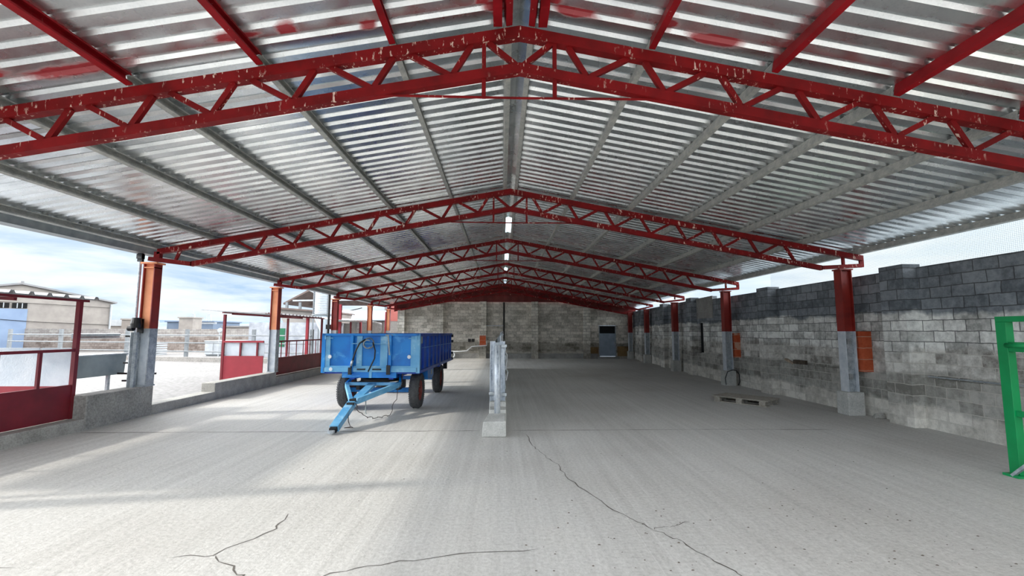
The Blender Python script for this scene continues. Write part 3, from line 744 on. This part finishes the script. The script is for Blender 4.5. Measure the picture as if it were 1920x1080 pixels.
def wheel(x, y, s):
    R, W = .405, .105
    w = bpy.data.objects.new('wheel', None); COL.objects.link(w); w.parent = TR; w.location = (x, y, R)
    prof = [(.24,-W*.85), (.30,-W*1.02), (.355,-W*1.0), (.392,-W*.82), (R-.006,-W*.45), (R,0), (R-.006,W*.45), (.392,W*.82), (.355,W*1.0), (.30,W*1.02), (.24,W*.85)]
    b = MB(); b.lathe(prof, (0,0,0), 'x', 48)
    nf = len(b.f)
    for k in range(46):
        a = 2*PI*k/46
        for q in (-1, 1):
            c, sn = math.cos(a), math.sin(a); r = R-.004
            p0 = Vector((q*W*.98, c*(r-.035), sn*(r-.035))); p1 = Vector((q*W*.42, c*(r+.006), sn*(r+.006)))
            b.bar(p0, p1, .024, .022, (0, c, sn))
    b.build('tyre', M['rubber'], w, 0, nf)
    b = MB(); b.lathe([(.001, s*.02), (.10, s*.02), (.13, s*.05), (.22, s*.04), (.25, s*.09), (.25, -s*.09), (.22, -s*.05), (.001, -s*.05)], (0,0,0), 'x', 32)
    rm = b.build('rim', M['rim'], w, 0, False); rm['label'] = 'rusty red wheel rim'
    b = MB(); b.lathe([(.001, s*.09), (.05, s*.09), (.06, s*.02), (.001, s*.02)], (0,0,0), 'x', 16); b.build('hub', M['rim'], w)
    for k in range(6):
        a = 2*PI*k/6; b = MB(); b.lathe([(.001, s*.045), (.012, s*.045), (.012, s*.02), (.001, s*.02)], (0, .09*math.cos(a), .09*math.sin(a)), 'x', 6); b.build('wheel_nut', M['galv'], w)
for x, y, s in ((-.80, .85, -1), (.82, .85, 1), (-.80, 3.62, -1), (.82, 3.62, 1)): wheel(x, y, s)
# drawbar
db = tp(MB().box(-.62, .60, .25, .33, .575, .64), 'drawbar', 'blue_pale', 'pale blue A-shaped drawbar')
tip = (-.02, -1.80, .075); mid = (-.05, -.92, .36)
def dbar(a, c, w, d, m='blue_pale', nm='drawbar_arm'): return tp(MB().bar(a, c, w, d), nm, m, None, .003, False, db)
dbar((-.03, .26, .60), mid, .17, .06, nm='centre_plate')
dbar(mid, tip, .15, .11, nm='drawbar_beam')
dbar((-.60, .26, .59), (-.10, -.80, .38), .07, .11); dbar((.57, .26, .60), (.0, -.80, .39), .07, .11)
for x in (-.60, .57): dbar((x, .28, .62), (x*.86, .60, .80), .05, .05, 'blue', 'drawbar_link')
b = MB(); b.bar((-.10, -.88, .40), (.02, -.88, .42), .05, .09); b.bar((-.09,-1.05,.38), (.04,-1.05,.38), .06, .05); tp(b, 'coupling_clamp', 'black', None, .002, False, db)
b = MB(); b.bar((-.02,-1.74,.10), (-.02,-1.86,.05), .12, .08); tp(b, 'hitch_block', 'black', None, .004, False, db)
b = MB(); b.lathe([(.03,-.02), (.06,-.02), (.06,.02), (.03,.02)], (-.02, -1.92, .045), 'z', 18); tp(b, 'hitch_eye', 'galv_dull', 'worn steel hitch eye', 0, False, db)
b = MB(); b.tube([(.03,-1.30,.26), (.05,-1.32,.10), (.10,-1.34,.012), (.02,-1.42,.012), (.16,-1.40,.012), (.10,-1.30,.012)], .008, 6); tp(b, 'stay_wire', 'cable', None, 0, False, db)
b = MB(); b.tube([(.10,-.55,.46), (.11,-.56,.12), (.14,-.60,.12)], .012, 6); tp(b, 'support_rod', 'plate', None, 0, False, db)
pts = []
for i in range(33):
    u = i/32; x = .05+u*.62; y = -1.02+u*1.15; z = .36*(1-u)**6+.015+max(0, u-.72)*2.6
    pts.append((x+.022*math.sin(i*1.9), y+.022*math.cos(i*1.9), max(.012, z+.016*math.sin(i*1.3+1))))
pts += [(.68,.05,.78), (.70,-.02,.86)]
b = MB(); b.tube(pts, .007, 6); tp(b, 'power_cable', 'cable', 'wavy dark cable drooping to the floor', 0, True, db)

# ------------------------------------------------------------------ galvanised feed barrier down the middle
t = thing('feed_barrier', 'galvanised steel feed barrier on a concrete plinth down the middle of the floor', 'feed barrier', (-.06, 0, 0))
b = MB(); b.prism([(8.28,0), (8.28,.36), (8.52,.38), (8.55,.46), (22,.46), (22,0)], 'x', -.17, .14)
pl = b.build('plinth', M['conc_pale'], t, .02); pl['label'] = 'pale concrete plinth'
b = MB(); b.add([(-.275,7.76,0), (.14,7.76,0), (.14,8.29,0), (-.19,8.29,0), (-.255,7.76,.25), (.13,7.76,.26), (.13,8.29,.31), (-.18,8.29,.30)], [(3,2,1,0), (4,5,6,7), (0,1,5,4), (1,2,6,5), (2,3,7,6), (3,0,4,7)])
b.build('plinth_nose', M['conc_pale'], t, .02)
b = MB(); b.tube([(-.02,8.30,.28), (-.02,8.30,1.50)], .055, 14); b.build('front_post', M['galv_streak'], t, 0, True)
b = MB()
def ibeam(b, x, y, z0, z1, w=.12, d=.12, tt=.012): b.prism([(px+x, py+y) for px, py in hsec(w, d, tt)], 'z', z0, z1)
for x in (-.115, .07):
    b = MB(); ibeam(b, x, 8.72, .44, 1.57, .10, .14); b.build('end_post', M['galv_streak'], t)
MB().box(-.07, .02, 8.69, 8.73, .44, 1.55).build('end_plate', M['galv_dull'], t)
for k in range(6):
    y = 10.9+k*2.2; b = MB(); ibeam(b, .0, y, .46, 1.62, .10, .10); b.build('post', M['galv_dull'], t)
for s, x in ((-1, -.135), (1, .10)):
    for z in (.62, .98, 1.34):
        b = MB(); b.prism([(x, z-.15), (x+s*.035, z-.11), (x+s*.035, z-.05), (x, z-.01), (x, z+.01), (x+s*.035, z+.05), (x+s*.035, z+.11), (x, z+.15), (x-s*.006, z+.15), (x-s*.006, z-.15)], 'y', 8.80, 22)
        b.build('guard_beam', M['galv'], t)
for x, z in ((-.13, .60), (.10, .58), (.10, 1.48)):
    MB().box(x-.05, x+.05, 8.60, 8.66, z-.02, z+.03).build('bolt_bracket', M['galv'], t)
b = MB(); b.tube([(.11,9.9,1.35), (.17,10.0,1.25), (.15,10.1,.95), (.19,10.2,.85), (.15,10.0,.7)], .012, 6); b.build('wire_tie', M['white'], t)
for y, z in ((10.6, 1.66), (12.8, 1.72), (15.0, 1.70)):
    b = MB(); b.tube([(.03,y,1.5), (.03,y,z), (.08,y+.1,z+.03)], .022, 8); b.build('latch_arm', M['galv_white'], t)

# ------------------------------------------------------------------ pallet
ang = math.atan2(10.72-11.71, 6.24-5.42)
t = thing('wooden_pallet', 'weathered wooden pallet lying on the floor near the right wall', 'pallet', (5.42, 11.71, 0), ang)
for y in (.05, .40, .75): MB().box(0, 1.25, y-.05, y+.05, 0, .022).build('bottom_board', M['wood'], t)
for x in (.02, .555, 1.09):
    for y in (.05, .40, .75): MB().box(x, x+.14, y-.05, y+.05, .022, .10).build('block', M['wood'], t)
for x in (.03, .58, 1.12): MB().box(x-.02, x+.12, .0, .80, .10, .122).build('stringer_board', M['wood'], t)
for k in range(7): MB().box(-.04, 1.29, .004+k*.116, .107+k*.116, .122, .144).build('top_board', M['wood'], t)

# ------------------------------------------------------------------ green gate frame at the right edge
t = thing('gate_frame', 'bright green steel gate frame standing at the right edge of the photo', 'gate', (6.35, 5.62, 0))
MB().box(-.05, .05, -.06, .06, .03, 1.89).build('post', M['green'], t, .004)
MB().box(-.05, .05, -2.06, -1.94, .03, 1.89).build('post', M['green'], t, .004)
MB().box(-.05, .05, -2.06, .06, 1.89, 1.96).build('top_bar', M['green'], t, .004)
MB().box(-.04, .04, -1.94, -.06, 1.52, 1.64).build('middle_bar', M['green'], t, .004)
MB().box(-.03, .03, -1.94, -.06, .73, .80).build('lower_bar', M['green'], t, .004)
b = MB(); b.tube([(-.06,-.05,1.60), (-.06,-.30,1.60)], .028, 12); b.build('hinge_barrel', M['green'], t, 0, True)
MB().box(-.12, .25, -.10, .08, 0, .03).build('foot_plate', M['green'], t)
b = MB(); b.bar((-.10, -.02, .02), (-.05, -.36, .40), .05, .03); b.build('foot_brace', M['galv_dull'], t)['label'] = 'grey steel brace at the foot'

# ------------------------------------------------------------------ small things along the right wall
o = MB().box(-.06, .06, -.16, .16, 0, .05).build('wood_offcut', M['wood_pale']); o.location = (7.885, 12.37, .94); o.rotation_euler = (.35, .1, .2)
tag(o, 'pale leaning wood offcut on the ledge of the right block wall', 'wood offcut', kind='thing')
o = MB().box(-.05, .05, -.22, .22, 0, .10).build('wood_offcut', M['wood_dark']); o.location = (7.88, 11.92, .925); o.rotation_euler = (0, 0, .08)
tag(o, 'dark split wood block lying on the ledge of the right block wall', 'wood offcut', kind='thing')
t = thing('cable_loop', 'black cable looped around the foot of the second right column', 'cable', (7.56, 15.0, 0))
b = MB(); b.tube([(-.20,-.05,.05), (-.24,-.08,.25), (-.16,-.10,.47), (0,-.13,.53), (.12,-.14,.50), (.22,-.10,.38), (.25,-.06,.15), (.22,-.03,.02)], .014, 8); b.build('cable', M['black'], t, 0, True)
o = MB().add([(-.12,-.05,0), (.12,-.07,0), (.13,.07,0), (-.10,.08,0), (-.09,-.03,.10), (.08,-.05,.13), (.09,.04,.11), (-.06,.05,.09)], [(3,2,1,0), (4,5,6,7), (0,1,5,4), (1,2,6,5), (2,3,7,6), (3,0,4,7)]).build('stone', M['conc'], None, .02)
o.location = (7.74, 9.35, 0); tag(o, 'broken pale stone on the floor beside the nearest right column', 'stone', kind='thing')
o = MB().tube([(7.80,6.3,.96), (7.795,7.1,.955), (7.80,8.3,.95)], .012, 6).build('wall_pipe', M['galv_dull']); o.location.x = .05
tag(o, 'thin grey pipe along the right wall ledge behind the green gate', 'pipe', kind='thing')
b = MB(); b.add([(8.13,4.5,2.9), (8.13,13.5,2.9), (8.15,13.5,4.6), (8.15,4.5,4.6)], [(0,1,2,3)])
tag(b.build('bird_net', M['net']), 'fine pale netting stretched above the right block wall', 'net', kind='thing')

# back wall fittings
t = thing('water_pipe', 'white bent water pipe along the foot of the back wall behind the trailer', 'pipe', (0, YB-.30, 0))
b = MB(); b.tube([(-3.3,-.13,.46), (-2.75,-.13,.46), (-2.3,-.13,.50), (-2.0,-.13,.78), (-1.0,-.16,.85), (-1.0,-.16,1.15)], .04, 8); b.build('pipe', M['white'], t, 0, True)
b = MB(); b.lathe([(.15,-.05), (.24,-.05), (.24,.05), (.15,.05)], (-3.28, -.22, .245), 'y', 24); b.build('hose_reel', M['white'], t, 0, True)['label'] = 'round white hose reel'
t = thing('wall_piping', 'thin grey pipe frame fixed on the back wall above the feed barrier', 'pipe', (0, YB-.40, 0))
b = MB(); b.tube([(-1.05,0,2.15), (.12,0,2.15)], .03, 8); b.build('crossbar', M['galv_white'], t)
b = MB(); b.tube([(.12,0,.5), (.12,0,3.7)], .06, 8); b.build('dark_pipe', M['black'], t)
b = MB(); b.tube([(.05,-.10,1.0), (.05,-.10,1.75)], .04, 8); b.build('pale_pipe', M['white'], t)
t = thing('wall_socket', 'pair of small black sockets on the back wall behind the trailer', 'socket', (-2.05, YB-.03, 1.18))
for x in (-.12, .12): MB().box(x-.09, x+.09, -.05, .02, -.1, .1).build('socket_box', M['black'], t)

# floor litter
b = MB()
for k in range(150):
    y = random.uniform(3.5, 4.7) if k < 110 else random.uniform(4.7, 7.5); x = random.uniform(.2, 4.2) if k < 110 else random.uniform(-3, 5.5); r = random.uniform(.004, .013)
    vs = [(x+r*random.uniform(.7,1.4)*math.cos(a*PI/3), y+r*random.uniform(.5,1.0)*math.sin(a*PI/3), .001) for a in range(6)] + [(x, y, r*.6)]
    b.add(vs, [(a, (a+1) % 6, 6) for a in range(6)])
M['litter'] = paint('dry_litter', (112,102,94), (78,70,64), .95, scale=30)
tag(b.build('litter', M['litter']), 'scattered dry crumbs of dirt on the concrete floor', 'litter', kind='stuff')

# ------------------------------------------------------------------ the yard outside
b = MB(); b.box(-75, -7.0, 40.5, 40.8, 0, 1.92)
o = struct(b.build('wall_yard', M['block_yard']))
t = thing('pipe_fence', 'galvanised pipe fence with three rails across the yard', 'fence', (0, 0, 0))
fp = [(-33.2,31.5), (-28.6,30.2), (-23.4,29.0), (-18.82,27.67), (-14.2,26.4), (-10.5,25.4)]
for x, y in fp:
    b = MB(); b.bar((x,y,0), (x,y,1.85), .16, .16); b.build('post', M['yard_galv'], t)
for z in (.55, 1.05, 1.5):
    b = MB(); b.tube([(x, y-.1, z) for x, y in fp], .035, 6); b.build('rail', M['yard_galv'], t)
b = MB(); n = len(fp)
for (x0, y0), (x1, y1) in zip(fp, fp[1:]): b.bar((x0, y0-.5, .12), (x1, y1-.5, .12), .35, .24)
o = struct(b.build('kerb_yard', M['yard_conc']))

# warehouse
wh = thing('warehouse', 'beige gabled warehouse with pale blue doors beyond the yard wall', 'building', (-38.0, 45.0, 0), math.atan2(.78, .62))
b = MB(); WL = 12.3
b.prism([(0,0), (0,4.45), (-6.15,5.72), (-WL,4.45), (-WL,0)], 'y', 0, 14); b.build('wall', M['stone_beige'], wh)
b = MB(); b.prism([(.3,4.40), (-6.15,5.74), (-WL-.3,4.40), (-WL-.3,4.54), (-6.15,5.90), (.3,4.54)], 'y', -.3, 14.3); b.build('roof', M['grey_roof'], wh)
b = MB(); b.prism([(-6.25,5.85), (-6.05,5.85), (-6.05,6.02), (-6.25,6.02)], 'y', -.32, 14.3); b.build('ridge_cap', M['grey_roof'], wh)
b = MB(); b.box(-10.5, -5.65, -.06, 0, 0, 3.62); b.build('sliding_door', M['blue_door'], wh)['label'] = 'pale blue sliding door'
for x0, x1 in ((-6.6,-5.7), (-7.75,-6.76), (-8.9,-7.9)):
    f_ = MB().box(x0, x1, -.08, 0, 3.68, 4.12).build('window', M['dark'], wh)
    for q in range(2): MB().box(x0+(x1-x0)*(q+1)/3-.03, x0+(x1-x0)*(q+1)/3+.03, -.10, -.08, 3.68, 4.12).build('glazing_bar', M['yard_white'], f_)
b = MB(); b.tube([(-.1,-.12,0), (-.1,-.12,4.3)], .08, 8); b.build('downpipe', M['yard_white'], wh)
b = MB(); b.tube([(-WL,-.15,3.0), (-8,-.15,2.75), (-5,-.15,2.5), (-.2,-.15,2.3)], .025, 5); b.build('wall_cable', M['black'], wh)
b = MB(); b.tube([(-WL,-.15,4.35), (-.2,-.15,3.95)], .02, 5); b.build('wall_cable', M['black'], wh)

def block_house(name, label, cat, x0, x1, y0, y1, z1, mat, roofm=None, over=.2, rz=.15):
    t = thing(name, label, cat, ((x0+x1)/2, y0, 0)); hw = (x1-x0)/2
    MB().box(-hw, hw, 0, y1-y0, 0, z1).build('wall', M[mat], t)
    if roofm: MB().box(-hw-over, hw+over, -over, y1-y0+over, z1, z1+rz).build('roof', M[roofm], t)
    return t
t = block_house('shed', 'low white roofed shed right of the warehouse', 'building', -48.6, -45.6, 57, 61, 2.35, 'stone_beige', 'yard_white', .2, .75)
t = block_house('chimney_block', 'small beige chimney block right of the warehouse', 'chimney', -45.2, -43.8, 55, 56.5, 3.05, 'stone_beige', 'stone_beige', .1, .15)
t = block_house('shed', 'bluish grey shed partly hidden by the first left column', 'building', -43.5, -37.6, 60, 66, 2.9, 'blue_shed', 'blue_shed')
b = MB(); b.box(-.35, 3.4, -.08, 0, 2.66, 2.9); b.box(-.55, -.25, -.08, 0, .3, 2.9); b.build('trim_band', M['yard_white'], t)['label'] = 'white trim band'
t = block_house('chimney_block', 'beige chimney block standing right of the bluish shed', 'chimney', -32.9, -31.5, 47, 48.4, 3.05, 'stone_beige', 'stone_beige', .1, .12)
t = block_house('shed', 'low grey shed roof behind the yard wall beside the pylons', 'building', -31.4, -21, 52, 60, 2.2, 'stone_beige', 'grey_roof')
for k, (px, lab) in enumerate(((-137.5, 'left one of two pale lattice pylons on the horizon'), (-130.5, 'right one of two pale lattice pylons on the horizon'))):
    t = thing('pylon', lab, 'pylon', (px, 205, 0), 0, 'pylons on the horizon')
    for s in (-1, 1): MB().bar((s*2.2, 0, 0), (s*.5, 0, 9.4), .35, .35).build('leg', M['yard_white'], t)
    b = MB(); b.bar((0,0,5), (0,0,9.8), .3, .3); b.bar((-1.4,0,3.5), (1.4,0,3.5), .3, .3); b.bar((0,0,9), (0,0,11.5), .12, .12); b.build('mast', M['yard_white'], t)

t = thing('white_container', 'white box container standing in the yard behind the pipe fence', 'container', (-19.9, 32.6, 0))
MB().box(-1.0, .9, 0, 2.2, .1, 1.0).build('body', M['yard_white'], t, .02)
MB().box(-1.05, .95, -.05, 2.25, 1.0, 1.08).build('lid', M['yard_white'], t, .02)
for x in (-.45, .1): MB().box(x-.02, x+.02, -.04, 0, .15, .98).build('rib', M['yard_white'], t)
MB().box(-.95, .85, .1, 2.1, 0, .1).build('skid', M['yard_galv'], t)
t = thing('sheet_stack', 'stack of pale sheets lying in the yard right of the first left column', 'stack', (-25.5, 33.5, 0))
for k in range(6): MB().box(-.5, .5, 0, 1.2, k*.16, k*.16+.10).build('sheet', M['yard_white'], t)
t = thing('lamp_pole', 'thin white pole with a round head beside the white container', 'pole', (-19.2, 31.4, 0))
b = MB(); b.tube([(0,0,0), (0,0,1.65)], .035, 8); b.build('pole', M['yard_white'], t)
b = MB(); b.lathe([(.001,-.06), (.14,-.05), (.16,.06), (.001,.08)], (0, 0, 1.80), 'y', 16); b.build('head', M['yard_white'], t)
# white plastered outbuilding with green door
t = thing('outbuilding', 'rough white plastered outbuilding with a green hatch beyond the second pen', 'building', (-14.6, 31.5, 0))
b = MB(); b.box(-2.7, 2.4, 0, 3.8, 0, 2.35); b.build('wall', M['plaster_white'], t)
MB().box(-.95, -.25, -.06, 0, .7, 1.95).build('hatch', M['green_door'], t)['label'] = 'green hatch'
b = MB(); b.prism([(-.6,2.35), (2.9,2.35), (3.1,3.0), (-1.0,3.3)], 'y', .4, 3.6); b.build('upper_wall', M['stone_beige'], t)
MB().prism([(-1.2,3.30), (3.2,3.0), (3.2,3.10), (-1.2,3.42)], 'y', .1, 3.9).build('roof', M['brown_roof'], t)
# gabled open shed
t = thing('open_shed', 'open shed with dark gable roof and pale lattice beyond the white outbuilding', 'building', (-18.9, 42.0, 0))
b = MB(); b.prism([(-1.2,4.35), (4.0,7.2), (9.2,4.35), (9.2,4.2), (4.0,7.0), (-1.2,4.2)], 'y', 0, 9); b.build('roof', M['brown_roof'], t)
b = MB(); b.add([(-.8,4.3,4.35), (4.0,4.3,7.0), (8.8,4.3,4.35)], [(0,1,2)]); o = b.build('gable_board', M['brown_roof'], t); o.modifiers.new('t', 'SOLIDIFY').thickness = .05
b = MB(); b.bar((-.3,-.05,4.55), (8.3,-.05,4.7), .14, .14); b.build('tie_beam', M['yard_white'], t)
for a, c in (((3.0,4.66), (1.2,5.5)), ((3.2,4.66), (3.35,6.5)), ((3.4,4.66), (4.4,6.5))): MB().bar((a[0],-.05,a[1]), (c[0],-.05,c[1]), .12, .12).build('strut', M['yard_white'], t)
for x in (-.85, .35, 8.2): MB().box(x-.1, x+.1, -.1, .1, 0, 4.4).build('post', M['yard_galv'], t)
b = MB(); b.tube([(.4,0,3.0), (2.6,0,3.1), (6,0,3.9)], .04, 5); b.build('cable', M['black'], t)
# silo
t = thing('feed_silo', 'pale ribbed feed silo with cone bottom rising behind the second pen', 'silo', (-11.55, 29.6, 0))
b = MB(); b.tube([(0,0,2.85), (0,0,6.2)], .62, 28); si = b.build('tank', M['yard_white'], t)
b = MB()
for k in range(22): b.lathe([(.615,-.02), (.64,0), (.615,.02)], (0,0,2.95+k*.15), 'z', 28)
b.build('tank_ring', M['pale_sheet'], si)
b = MB(); b.tube([(0,0,2.85), (.25,0,1.15)], [.62, .14], 28); b.build('cone', M['pale_sheet'], t)
for k in range(4):
    a = PI/4+k*PI/2; MB().bar((.66*math.cos(a), .66*math.sin(a), 0), (.66*math.cos(a), .66*math.sin(a), 4.6), .07, .07).build('leg', M['yard_galv'], t)
b = MB(); b.tube([(.67*math.cos(2*PI*i/20), .67*math.sin(2*PI*i/20), 2.8) for i in range(20)], .04, 6, True); b.build('ring_beam', M['yard_galv'], t)
# grey block building beyond the far pen
t = thing('outbuilding', 'long grey block building with pale roof sheets beyond the far pen', 'building', (-11.0, 36.0, 0))
b = MB(); b.box(-3.0, 3.6, 0, 3, 0, 2.62); b.build('wall', M['yard_conc'], t)
for x in (-1.9, -.4, 1.3, 2.4): MB().box(x, x+.28, -.1, 0, 0, 2.5).build('pier', M['yard'], t)
b = MB(); b.prism([(-.3,2.62), (-.3,2.72), (3.4,3.55), (3.4,3.45)], 'x', -3.2, 3.8); b.build('roof', M['pale_sheet'], t)
block_house('outbuilding', 'small salmon rendered building peeking beside the end of the block wall', 'building', -8.3, -6.9, 33.0, 35.2, 2.5, 'yard_conc', 'salmon', .02, 1.1)

# ------------------------------------------------------------------ light
az = Vector((1, .16, 0)).normalized(); el = math.radians(26)
sd = Vector((az.x*math.cos(el), az.y*math.cos(el), -math.sin(el)))     # direction the sunlight travels
L = bpy.data.lights.new('sun', 'SUN'); L.energy = 2.2; L.angle = math.radians(2.2); L.color = (1.0, .95, .86)
so = bpy.data.objects.new('sun', L); COL.objects.link(so); so.rotation_euler = sd.to_track_quat('-Z', 'Y').to_euler(); so.location = (-30, -5, 20)

W = bpy.data.worlds.new('sky'); S.world = W; W.use_nodes = True; nt = W.node_tree
k = NT.__new__(NT); k.t = nt; k._tc = None; k.m = None
bg = nt.nodes['Background']; d = k.tc('Generated')
sx = k.n('ShaderNodeSeparateXYZ'); k.l(d, sx.inputs[0])
cl = k.noise(k.mapv(d, (3.2, 3.2, 15)), 1.7, 6, .58, .35)
cl2 = k.noise(k.mapv(d, (2.0, 2.0, 30)), 1.1, 3, .5)
cc = k.math('ADD', k.math('MULTIPLY', cl, .7), k.math('MULTIPLY', cl2, .3))
skyc = k.ramp(cc, [(.36, (176,204,232)), (.46, (206,224,240)), (.54, (228,240,248)), (.66, (246,251,253))])
skyc = k.mix(k.mr(sx.outputs['X'], .25, .75, 0, .75), skyc, (240,250,253))
sky_hi = k.mix(k.mr(sx.outputs['Z'], .20, .45), skyc, (1.0, 1.0, 1.0, 1))
gain = k.ramp(k.mr(sx.outputs['Z'], 0, 1), [(0, (.1,.1,.1,1)), (.172, (.1,.1,.1,1)), (.215, (.85,.85,.85,1)), (.36, (.85,.85,.85,1)), (.62, (.16,.16,.16,1))])  # bright band above the visible sky, added to light the shed interior
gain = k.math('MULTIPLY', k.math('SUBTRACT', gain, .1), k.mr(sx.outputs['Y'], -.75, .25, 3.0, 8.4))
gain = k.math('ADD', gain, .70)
dt = k.n('ShaderNodeVectorMath', operation='DOT_PRODUCT'); k.l(d, dt.inputs[0]); dt.inputs[1].default_value = tuple(-sd)
glow = k.math('MULTIPLY', k.math('POWER', k.math('MAXIMUM', dt.outputs['Value'], 0.0), 24), 6.0)
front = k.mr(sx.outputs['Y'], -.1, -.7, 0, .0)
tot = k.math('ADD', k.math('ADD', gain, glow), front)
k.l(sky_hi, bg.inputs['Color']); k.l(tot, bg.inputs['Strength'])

# ------------------------------------------------------------------ camera
F, pitch, yaw, roll = 850.0, .0964082, .0215029, .00264219
cp, sp, cy, sy = math.cos(pitch), math.sin(pitch), math.cos(yaw), math.sin(yaw)
f = Vector((sy*cp, cy*cp, sp)); r = Vector((cy, -sy, 0)); u = r.cross(f)
R_ = math.cos(roll)*r+math.sin(roll)*u; U_ = -math.sin(roll)*r+math.cos(roll)*u
cam = bpy.data.cameras.new('camera'); co = bpy.data.objects.new('camera', cam); COL.objects.link(co)
cam.sensor_width = 36; cam.lens = F*36/1920; cam.clip_end = 2000; cam.clip_start = .05
m = Matrix(((R_.x, U_.x, -f.x, 0), (R_.y, U_.y, -f.y, 0), (R_.z, U_.z, -f.z, 1.75), (0,0,0,1)))
co.matrix_world = m; S.camera = co
S.view_settings.view_transform = 'Standard'; S.view_settings.look = 'None'; S.view_settings.gamma = 1; S.view_settings.use_curve_mapping = False
S.view_settings.exposure = 0.78
S.cycles.max_bounces = 10; S.cycles.diffuse_bounces = 8; S.cycles.transparent_max_bounces = 16
